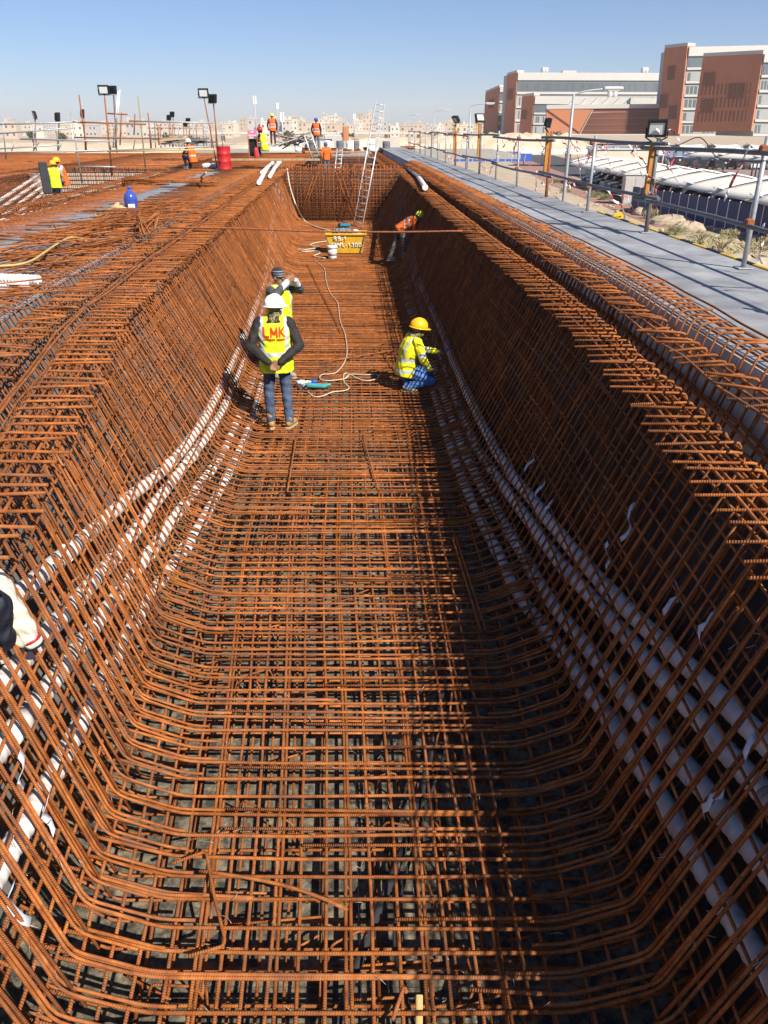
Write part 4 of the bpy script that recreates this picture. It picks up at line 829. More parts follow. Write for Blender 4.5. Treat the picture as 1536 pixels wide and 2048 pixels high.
# ladder
ld = thing('ladder', 'tall aluminium ladder leaning on the diaphragm at the trough end', 'ladder'); a0, a1 = at(707, 452, .02), at(724, 456, .02); b0, b1 = aty(752, 203, 36.6), aty(770, 205, 36.6)
for a, b in ((a0, b0), (a1, b1)):
    d = (b - a); MB().tube(seg(a, b), .032, 4).build('stile', ALU, ld)
for k in range(19):
    f = (k + .6) / 19; MB().tube(seg(a0 + (b0 - a0) * f, a1 + (b1 - a1) * f), .018, 6).build('rung', ALU, ld)
l2 = thing('ladder', 'short aluminium ladder standing in the far cell', 'ladder')
a0, a1, b0, b1 = aty(671, 328, 46), aty(682, 328, 46), aty(674, 297, 46.5), aty(685, 297, 46.5)
for a, b in ((a0, b0), (a1, b1)): MB().tube(seg(a + (a - b) * .9, b), .03, 4).build('stile', ALU, l2)
for k in range(7): f = -.8 + k * .28; MB().tube(seg(a0 + (b0 - a0) * f, a1 + (b1 - a1) * f), .018, 5).build('rung', ALU, l2)
# pipe lying across the trough
P = smooth_path([at(335, 455, 2.21), at(480, 457, 2.205), at(640, 463, 2.16), at(800, 464, 2.17), at(925, 462, 2.21)], 5)
tag(MB().tube(P, .016, 8, (0, 0, 1)).build('crossing_pipe', RUSTPIPE), 'rusty pipe laid across the trough from web to web', 'pipe')
# cables and hoses
def cable(name, label, pts, r, m, cat='cable', sides=6):
    return tag(MB().tube(smooth_path(pts, 8), r, sides, (0, 0, 1)).build(name, m), label, cat)
Q = [(628, 520), (648, 536), (652, 560), (660, 585), (675, 605), (680, 640), (690, 668), (694, 700), (690, 722), (672, 745), (645, 749), (640, 757), (655, 761), (690, 757), (697, 748), (688, 748), (688, 763), (698, 775), (690, 781), (665, 784), (645, 792), (628, 793), (615, 783)]
cable('extension_cable', 'cream extension cable snaking along the trough floor to a grinder', [at(x, y, .028) for x, y in Q], .0085, CABLE)
cable('extension_cable', 'cream cable loop ending in the shade by the kneeling man', [at(x, y, .028) for x, y in ((690, 757), (700, 749), (715, 757), (735, 761), (755, 757), (755, 750), (735, 749), (700, 748))], .0085, CABLE)
cable('coiled_cable', 'cream cable coiled on the floor left of the skip by its shadow', [at(x, y, .03) for x, y in ((655, 482), (630, 486), (620, 491), (640, 494), (612, 499), (598, 498), (606, 503), (630, 502), (640, 506), (628, 512), (650, 516))], .018, CABLE)
cable('hose', 'pale hose hanging from the diaphragm corner down to the skip', [aty(574, 337, 36.3), aty(580, 372, 35.6), aty(592, 410, 34.2), at(608, 440, .08), at(630, 453, .04), at(655, 460, .04), at(660, 462, .04)], .028, CABLE, 'hose')
for (lab, pts, r) in (('thick black conduit running under the floor bars in the shade edge', [(900, 1330), (875, 1440), (848, 1560), (820, 1660), (790, 1740), (745, 1850), (700, 1970), (670, 2060)], .026), ('thin black conduit under the floor bars beside the thick one', [(930, 1280), (900, 1400), (890, 1500), (840, 1650), (800, 1800), (790, 1900), (830, 2060)], .010)):
    cable('conduit', lab, [at(x, y, -.125) for x, y in pts], r, CONDUIT, 'conduit', 10)
# tools on the floor
gr = thing('angle_grinder', 'teal angle grinder on the trough floor beside the cable end', 'grinder', at(622, 778, .012), R(-10)); TEAL = mat('teal_tool', (0.06, 0.32, 0.34), .45, var=.2)
vox('grinder_body', [capsule((-.05, 0, .06), .045, (.20, .0, .055), .038), capsule((.2, 0, .055), .036, (.30, .04, .08), .028)], .008, TEAL, gr, None, 2); MB().lathe([(.002, 0), (.045, 0), (.05, .03), (.03, .06), (.002, .065)], (-.10, 0, .02), 14).build('gear_head', STEEL, gr); MB().lathe([(.002, -.003), (.085, -.003), (.085, .003), (.002, .003)], (-.13, 0, .02), 18).build('disc', DKSTEEL, gr); MB().tube(seg((-.06, 0, .06), (-.06, -.12, .08)), .016, 8).build('side_handle', BLACK, gr)
bo_ = thing('water_bottle', 'small clear water bottle with blue cap lying by the grinder', 'bottle', at(597, 770, .012)); MB().lathe([(.002, 0), (.03, 0), (.034, .02), (.034, .15), (.028, .18), (.014, .21), (.013, .225)], n=12, M=Matrix.Rotation(R(70), 4, 'X') @ Matrix.Rotation(.4, 4, 'Z')).build('bottle_body', mat('clear_plastic', (0.75, 0.78, 0.85), .2, spec=.5), bo_, loc=(0, 0, .034)); MB().lathe([(.002, .226), (.016, .226), (.016, .25), (.002, .25)], n=12, M=Matrix.Rotation(R(70), 4, 'X')).build('cap', BLUEB, bo_, loc=(0, 0, .034))
rg = thing('rag', 'white and blue rag with tape roll beside the bottle', 'rag', at(603, 768, .012)); vox('rag_cloth', [ellipsoid((0, 0, .03), (.09, 0, 0), (0, .06, 0), (0, 0, .04)), capsule((.05, 0, .03), .03, (.16, .05, .02), .025)], .01, SHIRTW, rg, None, 2, .012); MB().lathe([(.03, 0), (.05, 0), (.05, .05), (.03, .05)], (.2, .06, .0), 14).build('tape_roll', BLUEB, rg)
# loose bars on the floor
for i, (a, b, lab) in enumerate((((614, 528), (683, 663), 'loose bar lying askew beside the cable between men and skip'), ((592, 874), (575, 982), 'loose straight bar along the floor mat beyond the tan boots'), ((725, 872), (756, 976), 'loose straight bar along the floor mat in front of the kneeling man'), ((905, 1075), (962, 1262), 'pair bar lying along the shade edge'), ((912, 1075), (972, 1262), 'bar lying along the shade edge beside its twin'), ((760, 695), (790, 740), 'short offcut by the cable loops'), ((640, 725), (790, 700), 'long loose bar skewed over the floor'), ((400, 1742), (697, 1780), 'gently bent loose bar over the near floor mat'))):
    A, B2 = at(*a, .045), at(*b, .045); n = 3; P = seg(A, B2, 8)
    if i == 7: P[:, 1] -= .12 * np.linspace(0, 1, 8) ** 3; 
    tag(MB().tube(P, .0105, 7, (0, 0, 1)).build('loose_bar', RUST), 'rusty ' + lab, 'rebar')
for pts, lab in (([(345, 1727), (412, 1702), (428, 1790), (450, 1880), (445, 1893), (375, 1912)], 'rusty U-shaped link lying on the near floor mat'), ([(785, 2040), (808, 1972), (813, 1985)], 'rusty hooked link poking up through the near floor mat')):
    tag(MB().tube(fillet([at(x, y, .05) for x, y in pts], .03, 3), .0095, 7, (0, 0, 1)).build('bar_link', RUST), lab, 'rebar')
st = at(838, 2036, -.02); tag(MB().bevbox(tuple(st), (.035, .22, .012), .004, rz=-.05).build('timber_sliver', mat('pale_timber', (0.6, 0.45, 0.18), .8)), 'pale yellow timber sliver between the near floor bars', 'timber')
# plastic strips dangling on the shaded web and elsewhere
STRIP = mat('plastic_strip', (0.62, 0.64, 0.72), .35, var=.3, scale=30)
for i, (px, py) in enumerate(((1065, 905), (1085, 960), (1103, 1000), (1270, 1010), (1222, 1085), (1262, 1030), (1355, 1165), (1440, 1560), (1420, 1225), (1510, 1470), (30, 1510), (85, 1590), (20, 1770))):
    s = 1 if px > 768 else -1; Ff, Tf = edge(s); best = None; r = ray(px, py)
    for t in np.linspace(1, 20, 1500):
        p = r * t; z = p[2] + CAMZ; x = Ff(p[1]) + s * .38 + (Tf(p[1]) + s * .14 - Ff(p[1])) * (z - .17) / (DECK - .17) - s * .03
        if (p[0] - x) * s > 0: best = Vector((p[0], p[1], z)); break
    if best is None: continue
    V = []; n = 6
    for k in range(n + 1):
        f = k / n; q = best + Vector((-s * (.05 * f - .03 * math.sin(f * 5 + i)), jit(.02) - .07 * f, -.17 * f)); V += [tuple(q + Vector((0, .018, .01))), tuple(q - Vector((0, .02, .006)))]
    o = MB().raw(V, [(2 * k, 2 * k + 1, 2 * k + 3, 2 * k + 2) for k in range(n)], True).build('plastic_strip', STRIP); tag(o, 'torn white plastic strip caught on the %s web bars' % ('shaded' if s > 0 else 'sunlit'), 'plastic strip', 'plastic strips on the %s web' % ('shaded' if s > 0 else 'sunlit'))
    o.modifiers.new('thick', 'SOLIDIFY').thickness = .002

# ------------------------------------------------------------------ deck between the troughs
wb = thing('water_bottle', 'large blue water cooler bottle standing on the plywood strip', 'bottle', at(265, 428, 2.14)); BB = mat('blue_bottle', (0.05, 0.09, 0.42), .18, spec=.6, var=.2, scale=5)
MB().lathe([(.002, 0), (.12, 0), (.135, .02), (.13, .08), (.136, .10), (.13, .16), (.136, .18), (.13, .24), (.136, .26), (.133, .33), (.12, .38), (.07, .43), (.032, .46), (.03, .52), (.002, .525)], n=22).build('bottle_body', BB, wb); MB().lathe([(.034, .49), (.036, .535), (.002, .54)], n=14).build('cap', BLUEB, wb); MB().box((.045, -.134, .17), (.13, .02, .07), rz=.32).build('paper_label', WHITEP, wb)
pb = thing('paper_sack', 'crumpled brown paper sack beside the blue bottle', 'sack', at(225, 432, 2.13)); KR = mat('kraft_paper', (0.55, 0.38, 0.22), .85, var=.2, scale=9, bump=.3, bscale=12)
vox('sack_body', [ellipsoid((.1, .05, .08), (.22, 0, 0), (0, .16, 0), (0, 0, .12)), capsule((-.3, -.05, .03), .06, (.0, 0, .05), .09), capsule((.05, .1, .1), .06, (.1, .15, .22), .05)], .025, KR, pb, None, 2, .025)
pile = thing('loose_bar_pile', 'heap of loose rusty bars strewn over the plywood strip by the bottle', 'rebar pile')
for k in range(210):
    y = random.uniform(7.5, 19); x = LT(y) - (random.uniform(1.4, 3.3) if y < 11 else random.uniform(1.4, 2.5)); a = R(random.gauss(64, 16)) if k % 3 else R(random.gauss(12, 14)); L = random.uniform(.8, 2.4); z = 2.15 + random.random() * .16
    d = Vector((math.cos(a), math.sin(a), jit(.05))) * L / 2; c = Vector((x, y, z)); MB().tube(seg(c - d, c + d), .0095, 5).build('bar', RUST, pile)
p2 = thing('stirrup_bundle', 'bundle of long orange stirrups stacked by the crouching man', 'rebar bundle')
for k in range(34):
    a = at(245 + jit(3), 352 + random.random() * 18, 2.2 + jit(.0)); z = 2.2 + random.random() * .35; a = aty(245 + jit(2), 356 + random.random() * 10, 27 + jit(.5)); b = aty(430 + jit(12), 354 + random.random() * 12, 25.5 + jit(.5))
    MB().tube(fillet([a + Vector((0, 0, -.3)), a, b], .04, 2), .012, 5).build('stirrup', RUST, p2)
p3 = thing('tied_bar_bundle', 'splayed bundle of bent bars standing near the blue bottle', 'rebar bundle')
for k in range(26):
    b0 = at(290 + jit(26), 468 + jit(6), 2.2); tp = at(275 + jit(5) + (40 if k % 2 else 0), 426 + jit(4), 2.5); MB().tube(seg(b0, tp), .011, 5).build('bar', RUST, p3)
cable('yellow_hose', 'yellow hose end curling over the loose bars', [at(x, y, 2.3) for x, y in ((-20, 533), (30, 530), (62, 522), (85, 508), (108, 492), (135, 477), (150, 475), (172, 480))], .015, HOSEY, 'hose')
cable('yellow_hose', 'short yellow hose standing among bars near the red barrel', [at(395, 362, 2.2), at(402, 354, 2.4), at(412, 345, 2.6)], .03, HOSEY, 'hose')
for k, (a, b) in enumerate((((-30, 556), (78, 560)), ((-30, 575), (60, 572)))):
    o = thing('duct_offcut', ['white corrugated duct offcut lying under the wing bars of the sunlit web', 'white corrugated duct offcut, lower of the pair beneath wing bars'][k], 'duct'); A, B2 = at(*a, 2.19 - .06 * k), at(*b, 2.19 - .06 * k); P = seg(A, B2, 60); MB().tube(P, [.055 + .005 * math.sin(q * 1.6) for q in range(60)], 12, (0, 0, 1)).build('pipe', DUCT, o)
# barrel
br = thing('barrel', 'red steel barrel on the deck beside the crouching man', 'barrel', at(450, 339, 2.16)); prof = [(.002, 0), (.29, 0), (.30, .02), (.29, .04), (.29, .30), (.302, .32), (.29, .34), (.29, .60), (.302, .62), (.29, .64), (.29, .88), (.30, .90), (.29, .915), (.27, .905), (.002, .90)]
MB().lathe(prof, n=24).build('drum', RED, br)
for k in (0, 1): MB().lathe([(.03, .90), (.03, .92), (.002, .92)], (.15 * (1 - 2 * k), .08, 0), 10).build('bung', DKSTEEL, br)
sb = thing('sack', 'white cement sack beside the red barrel', 'sack', at(418, 337, 2.16)); vox('sack_body', [capsule((-.2, 0, .1), .12, (.25, 0, .1), .12)], .03, SHIRTW, sb, None, 2, .02)
# pink notice on a box frame with extinguisher
nb = thing('notice_stand', 'wooden box stand carrying a pink notice board', 'notice', aty(508, 317, 38.3)); 
for x in (-.2, .2): MB().bevbox((x, 0, .45), (.035, .05, .9), .005).build('leg', mat('stand_red', (0.42, 0.10, 0.07), .7), nb)
MB().bevbox((0, .15, .45), (.40, .02, .7), .004).build('back_panel', BLACK, nb); nt = MB().bevbox((0, -.035, 1.02), (.40, .02, .26), .004).build('board', mat('pink_notice', (0.75, 0.18, 0.32), .6), nb); MB().box((0, -.048, 1.08), (.1, .006, .05)).build('print_block', WHITEP, nt); MB().box((0, -.048, .94), (.34, .006, .05)).build('print_block', mat('pink_pale', (0.78, 0.52, 0.58), .6), nt)
ex = thing('fire_extinguisher', 'red fire extinguisher at the foot of the pink notice stand', 'extinguisher', nb.location + Vector((.12, -.12, 0))); MB().lathe([(.002, 0), (.08, 0), (.085, .03), (.085, .38), (.05, .45), (.025, .47), (.002, .475)], n=14).build('cylinder_body', RED, ex); MB().bevbox((0, -.03, .5), (.03, .13, .04), .006).build('valve_handle', BLACK, ex)
# planks
for k, (a, b, lab) in enumerate((((425, 318), (640, 321), 'long timber plank laid across the deck in front of the pink notice'), ((610, 304), (740, 304), 'timber plank bridging the far cell'), ((590, 330), (760, 330), 'timber plank along the top of the diaphragm'))):
    y = (38.0, 52.0, 38.4)[k]; A, B2 = aty(*a, y), aty(*b, y); c = (A + B2) / 2; tag(MB().bevbox(tuple(c), ((B2 - A).length, .25, .09 if k != 2 else .05), .01).build('plank', PLANK if k < 2 else RUSTPIPE), lab, 'plank')
for a, b in (((608, 270), (625, 318)), ((622, 268), (640, 318))):
    A, B2 = aty(*a, 44), aty(*b, 44); tag(MB().tube(seg(A, B2), .04, 6).build('guide_pole', ALU), 'leaning aluminium pole beside the far cell opening', 'pole', 'pair of leaning poles at the far cell')
# grey speaker-like panel leaning by the two workers
tag(MB().bevbox(tuple(aty(90, 356, 27)), (.26, .1, .95), .03, rz=.2).build('tool_chest', mat('charcoal_case', (0.05, 0.05, 0.055), .6, var=.2)), 'tall charcoal case standing by the man in the lime vest', 'case')

# ================================================================== SCAFFOLD ON THE FAR DECK
sc = thing('scaffold_rail', 'rusty scaffold frame with pipe rails standing over the second trough end', 'scaffold'); D = 35.0
def spipe(part, a, b, d=D, r=.026, m=RUSTPIPE, d2=None): return MB().tube(seg(aty(*a, d), aty(*b, d2 or d)), r, 7).build(part, m, sc)
for a, b, m in (((141, 220), (164, 366), STEEL), ((158, 190), (173, 300), RUSTPIPE), ((209, 195), (224, 352), RUSTPIPE), ((276, 193), (291, 335), mat('green_pipe', (0.25, 0.23, 0.13), .7)), ((296, 226), (302, 298), RUSTPIPE), ((240, 178), (230, 296), ALU), ((236, 182), (226, 296), ALU), ((270, 228), (268, 270), RUSTPIPE), ((228, 190), (233, 262), DKSTEEL), ((316, 250), (318, 290), RUSTPIPE), ((243, 225), (240, 290), RUSTPIPE), ((66, 245), (68, 300), STEEL), ((113, 245), (116, 300), STEEL), ((5, 235), (12, 318), STEEL)):
    spipe('post', a, b, m=m)
for a, b, m in (((-40, 250), (160, 244), STEEL), ((145, 244), (292, 249), RUSTPIPE), ((258, 242), (425, 246), STEEL), ((148, 275), (300, 277), RUSTPIPE), ((215, 227), (255, 229), RUSTPIPE), ((-40, 300), (120, 290), STEEL), ((-40, 306), (220, 301), STEEL), ((150, 304), (420, 293), STEEL), ((215, 303), (430, 299), HOSEY), ((160, 333), (232, 334), STEEL), ((40, 278), (230, 283), STEEL), ((-40, 270), (150, 256), STEEL)):
    spipe('rail', a, b, m=m, r=.03)
for k in range(8):
    x = 30 + k * 48; spipe('brace', (x, 283 + jit(4)), (x + jit(14), 302), d=D + 2, r=.022, m=[STEEL, RUSTPIPE][k % 2])
sc2 = thing('scaffold_rail', 'distant row of thin scaffold posts behind the red barrel', 'scaffold')
for k in range(16):
    px = 300 + k * 9.5 + jit(3); A, B2 = aty(px, 246 + jit(5), 56), aty(px + 2, 296, 56); MB().tube(seg(A, B2), .03, 5).build('post', RUSTPIPE if k % 3 else STEEL, sc2)
for z in (256, 270): MB().tube(seg(aty(295, z, 56), aty(450, z + 1, 56)), .03, 5).build('rail', STEEL, sc2)
for i, (px, py, bx, by, d, yaw, lab, sz) in enumerate(((209, 190, 224, 345, 35.6, 10, 'pale-faced floodlight on a rusty pole rising above the scaffold', .42), (227, 190, 233, 300, 35.9, 170, 'floodlight turned away, beside the pale-faced one on the scaffold', .36), (408, 196, 434, 330, 37, 5, 'pale-faced floodlight on the pole next to the red barrel', .43), (427, 207, 438, 320, 37.3, 150, 'dark floodlight turned away behind the barrel floodlight', .40), (70, 238, 72, 300, 44, -60, 'small floodlight tilted sideways at the end of the scaffold', .45), (118, 242, 116, 300, 44, 130, 'small floodlight seen from behind on a short pole over the deck', .5), (168, 235, 170, 300, 44, 120, 'small dark floodlight behind the tall rusty post', .45))):
    A = aty(bx, by, d); B2 = aty(px, py, d); floodlight(lab, A, (B2 - A).z, R(yaw), R(8), timber=False, size=sz, lean=((B2 - A).x, 0))
for k, (px, y0) in enumerate(((376, 262), (382, 264), (345, 258), (352, 258))):
    floodlight('tiny distant floodlight on a thin pole among the scaffold posts', aty(px, 292, 60), 1.2 + .2 * k, R(140), R(10), timber=False, size=.4, group='distant floodlights')
# tarpaulin-like heap of planks on the far deck
hp_ = thing('timber_heap', 'heap of grey boards and sheets on the far deck behind the standing man', 'timber heap')
for k in range(34):
    c = aty(random.uniform(560, 612), random.uniform(268, 288), random.uniform(58, 64)); MB().box(tuple(c), (random.uniform(1, 2.4), .2, .05), M=Matrix.Rotation(jit(1.5), 4, 'Z') @ Matrix.Rotation(jit(.5), 4, 'Y')).build('board', [PLANK, KIOSK, DKSTEEL][k % 3], hp_)
h3 = thing('timber_heap', 'heap of dark timber lying behind the red barrel', 'timber heap')
for k in range(22): c = aty(random.uniform(330, 400), random.uniform(275, 288), random.uniform(46, 50)); MB().box(tuple(c), (random.uniform(.8, 2.4), .14, .08), M=Matrix.Rotation(jit(.6), 4, 'Z') @ Matrix.Rotation(jit(.12), 4, 'Y')).build('board', [PLANK, DKSTEEL][k % 2], h3)
for k, (px, m, w, h, lab) in enumerate(((692, TERRAB, .5, 1.9, 'orange plastic barrier post beyond the far cell'), (714, TERRAB, .4, .9, 'short orange barrier beyond the far cell'), (733, BLUEB, 1.2, .6, 'bright blue container beyond the far cell'), (667, KIOSK, 1.6, 1.2, 'grey sheet-sided box beyond the far cell'), (650, mat('grey_drums', (0.2, 0.25, 0.3), .6, var=.3), 1.6, .9, 'blue-grey crate stack beside the standing man'))):
    c = aty(px, 301, 78); tag(MB().bevbox((c.x, c.y, 2.06 + h / 2), (w, 1.2, h), .08).build('site_box', m), lab, 'box')
floor2 = MB().box((-3, 71, 1.9), (26, 18, .3)).build('deck_slab', mat('concrete', (0.38, 0.35, 0.31), .9, var=.2, scale=1)); tag(floor2, 'finished pale concrete deck slab beyond the rebar', 'slab')

# ================================================================== BACKGROUND
def plane_hit(C, e, px, py):             # where a pixel's ray meets the upright plane through C along e
    n = np.array([-e[1], e[0], 0.0]); r = ray(px, py); t = (C[0] * n[0] + C[1] * n[1]) / (r @ n); p = r * t; return Vector((p[0], p[1], p[2] + CAMZ))
def lerp4(Q, u, v): return (Q[0] * (1 - u) + Q[1] * u) * (1 - v) + (Q[3] * (1 - u) + Q[2] * u) * v     # Q: TL TR BR BL
def inward(e, d): n = Vector((-e[1], e[0], 0)).normalized(); n = n if n.y > 0 else -n; return n * d
def wall_block(t, name, Q, e, th, m, proud=0.0):
    off = inward(e, -proud); return MB().prism([q + off for q in (Q[3], Q[2], Q[1], Q[0])], inward(e, th)).build(name, m, t, fixn=True)
def quad(Q, u0, u1, v0, v1): return [lerp4(Q, u0, v0), lerp4(Q, u1, v0), lerp4(Q, u1, v1), lerp4(Q, u0, v1)]
def terracotta(t, C, e, pix, th=3.0, screens=(), slots=0, edge_th=.9):
    Q = [plane_hit(C, e, *p) for p in pix]; w = wall_block(t, 'terracotta_wall', Q, e, th, TERRA)
    MB().prism([Q[0] + Vector((0, 0, .05)), Q[1] + Vector((0, 0, .05)), Q[1] + Vector((0, 0, .9)), Q[0] + Vector((0, 0, .9))], inward(e, th)).build('roof_edge', BWHITE, w, fixn=True)
    for (u0, u1, v0, v1) in screens:
        for k in range(7):
            a = u0 + (u1 - u0) * k / 7; wall_block(w, 'screen_slat', quad(Q, a, a + (u1 - u0) / 9, v0, v1), e, .1, TERRAD, .22)
    for r, (v0, v1) in enumerate(((.36, .50), (.54, .68), (.72, .86)) if slots else ()):
        for k in range(slots):
            a = .06 + .88 * (k + .25 * (r % 2)) / slots; wall_block(w, 'slot_window', quad(Q, a, a + .02, v0, v1), e, .1, TERRAD, .12)
    return Q
def glazed(t, C, e, pix, floors, th=22.0, mull=10, seed=1, top=.10):
    rd = random.Random(seed); Q = [plane_hit(C, e, *p) for p in pix]; wall_block(t, 'wall', Q, e, th, BGREY)
    h = (1 - top) / floors; wall_block(t, 'spandrel', quad(Q, 0, 1, 0, top), e, .5, BWHITE, .5)
    for f in range(floors):
        v = top + f * h; b = wall_block(t, 'window_band', quad(Q, 0, 1, v + h * .12, v + h * .80), e, .2, BGREY if f else BGLASS, .12)
        wall_block(t, 'spandrel', quad(Q, 0, 1, v + h * .82, v + h), e, .5, BWHITE, .45)
        u = .02
        while u < .97:
            g = rd.choice((1, 2, 3)) if mull else 0
            for k in range(g): wall_block(b, 'window', quad(Q, u + k * .5 / max(mull, 1) / 2, min(1, u + k * .5 / max(mull, 1) / 2 + .16 / max(mull, 1)), v + h * .2, v + h * .76), e, .1, BGLASS, .2)
            u += rd.uniform(.7, 1.6) / max(mull, 1)
    return Q
# tall slabs of the campus at the edge of the frame
t = thing('office_building', 'tall terracotta-ended office slab rising behind another terracotta slab', 'building'); e1 = (.60, -.80); e2 = (.995, .10); C = aty(1378, 180, 270)
terracotta(t, C, e1, [(1329, 97), (1375, 92), (1356, 268), (1315, 270)], 4, ((.25, .62, .20, .36), (.0, .4, .52, .68), (.45, .9, .66, .82)))
C2 = plane_hit(C, e1, 1375, 92); glazed(t, C2, e2, [(1378, 94), (1560, 90), (1560, 272), (1358, 272)], 6, 20, 6, 3)
t = thing('office_building', 'broad terracotta slab with slot windows at the edge of the campus', 'building'); C = aty(1520, 180, 225)
Q = terracotta(t, C, e1, [(1406, 114), (1526, 108), (1502, 262), (1384, 264)], 4, ((.06, .28, .20, .38), (.52, .82, .36, .56), (.10, .32, .56, .74)), 13)
C2 = plane_hit(C, e1, 1526, 108); glazed(t, C2, e2, [(1528, 108), (1680, 104), (1660, 276), (1504, 272)], 5, 20, 6, 4)
# long middle block
t = thing('office_building', 'long white banded office block with narrow terracotta end walls', 'building'); C = aty(1043, 180, 360)
terracotta(t, C, e1, [(1014, 151), (1034, 145), (1028, 266), (1006, 268)], 4, ((.2, .8, .24, .42),))
C2 = plane_hit(C, e1, 1034, 145); glazed(t, C2, e2, [(1036, 145), (1322, 146), (1322, 270), (1028, 270)], 4, 24, 22, 5, .12)
for px in (1095, 1101, 1300, 1306):
    p = plane_hit(C2, e2, px, 145) + Vector((0, 10, -.5)); MB().lathe([(1.0, 0), (1.0, 2.6), (.7, 3.0), (.01, 3.1)], tuple(p), 12).build('roof_tank', ALU, t)
p = plane_hit(C2, e2, 1145, 145) + Vector((0, 8, .2)); MB().bevbox(tuple(p), (6, 4, 1.6), .2).build('plant_room', BWHITE, t)
t = thing('office_building', 'low terracotta-ended wing at the far end of the campus', 'building'); C = aty(1000, 200, 400)
terracotta(t, C, e1, [(971, 186), (999, 174), (994, 266), (966, 268)], 4, ((.3, .7, .2, .4),)); C2 = plane_hit(C, e1, 999, 174); glazed(t, C2, e2, [(1000, 175), (1016, 174), (1012, 268), (995, 268)], 4, 20, 2, 8)
t = thing('office_building', 'stepped white wing with a small terracotta end below the long block', 'building'); C = aty(1070, 230, 320)
terracotta(t, C, e1, [(1044, 194), (1068, 191), (1062, 267), (1038, 268)], 3, ((.1, .6, .35, .6),)); C2 = plane_hit(C, e1, 1068, 191); glazed(t, C2, e2, [(1070, 192), (1316, 196), (1316, 270), (1064, 270)], 3, 14, 16, 9, .2)
for px in (1226, 1236): p = plane_hit(C2, e2, px, 196) + Vector((0, 5, -.5)); MB().lathe([(1.0, 0), (1.0, 2.6), (.01, 3.1)], tuple(p), 12).build('roof_tank', ALU, t)
# low hall with maroon louvres
t = thing('lecture_hall', 'low hall with folded terracotta wall and maroon louvred front', 'building'); C = aty(1150, 240, 290); e3 = (.985, -.17)
Q = [plane_hit(C, e3, *p) for p in ((1093, 218), (1184, 219), (1158, 268), (1093, 268))]; wall_block(t, 'terracotta_wall', Q, e3, 16, TERRA)
wall_block(t, 'folded_panel', [Q[0], Q[1], lerp4(Q, .98, .92), lerp4(Q, .985, .93)], e3, .3, TERRAB, .4)
Q2 = [plane_hit(C, e3, *p) for p in ((1185, 219), (1322, 216), (1322, 268), (1159, 268))]; wall_block(t, 'louvre_wall', Q2, e3, 16, MAROON)
wall_block(t, 'roof_edge', [Q[0] + Vector((0, 0, 1.2)), Q2[1] + Vector((0, 0, 1.2)), Q2[1], Q[0]], e3, 16.5, BWHITE, .5)
wall_block(t, 'edge_trim', quad(Q2, 0, .012, 0, 1), e3, .4, BWHITE, .5)
for r in range(4): wall_block(t, 'louvre_rail', quad(Q2, .0, 1, .12 + r * .24, .135 + r * .24), e3, .2, mat('pale_rail', (0.5, 0.38, 0.34), .7), .4)
for k in range(44):
    u = (k + .5) / 44; wall_block(t, 'louvre_fin', quad(Q2, u, u + .009, .10 + .25 * max(0, .25 - u), .95), e3, .2, TERRAD, .6)
for k in range(6):
    a = plane_hit(C, e3, 1130 + k * 22, 216); MB().prism([a, a + Vector((3.2, 0, 0)), a + Vector((3.2, 0, 3.0))], (0, 1.2, 0)).build('roof_fin', BWHITE, t, fixn=True)
# street lamps
def lamp(label, x, y, h, arm=1.5, grp=None):
    t = thing('street_lamp', label, 'street lamp', (x, y, GZ), group=grp); MB().tube(seg((0, 0, 0), (0, 0, h), 4), [.11, .095, .08, .06], 10).build('pole', STEEL, t)
    MB().tube(smooth_path([(0, 0, h - .05), (arm * .35, 0, h + .12), (arm, 0, h + .22)], 4), .04, 8).build('arm', STEEL, t)
    hd_ = MB().bevbox((arm + .35, 0, h + .24), (.95, .34, .16), .05).build('lamp_head', ALU, t); MB().bevbox((arm + .38, 0, h + .14), (.6, .26, .05), .02).build('lamp_glass', LENS, hd_)
    MB().bevbox((0, 0, .25), (.35, .35, .5), .03).build('base', STEEL, t)
p = aty(1148, 188, 42); lamp('tall street lamp with pale head beyond the railing, closest to the walkway', p.x, 42, p.z - GZ)
p = aty(941, 212, 88); lamp('street lamp standing between the railing and the far blue hoarding', p.x, 88, p.z - GZ, 1.6)
p = aty(868, 224, 135); lamp('smaller street lamp further down the road beyond the walkway end', p.x, 135, p.z - GZ, 1.6); p = aty(818, 232, 185); lamp('smallest street lamp far down the road', p.x, 185, p.z - GZ, 1.6)
# masts
for px, py, d, lab in ((508, 190, 230, 'telecom mast with white antennas over the city'), (554, 204, 300, 'thin lattice mast with a small head behind the standing man'), (708, 226, 320, 'slim mast beside the ladder in the distance'), (563, 222, 190, 'slim white lamp mast behind the orange-vested man')):
    p = aty(px, py, d); t = thing('mast', lab, 'mast', (p.x, d, GZ)); h = p.z - GZ; MB().tube(seg((0, 0, 0), (0, 0, h), 3), [.28, .2, .1], 8).build('pole', STEEL, t)
    for k in range(3): a = k * 2.1; MB().bevbox((.35 * math.cos(a), .35 * math.sin(a), h - 1.2), (.28, .2, 2.0), .05).build('antenna', WHITEP, t)
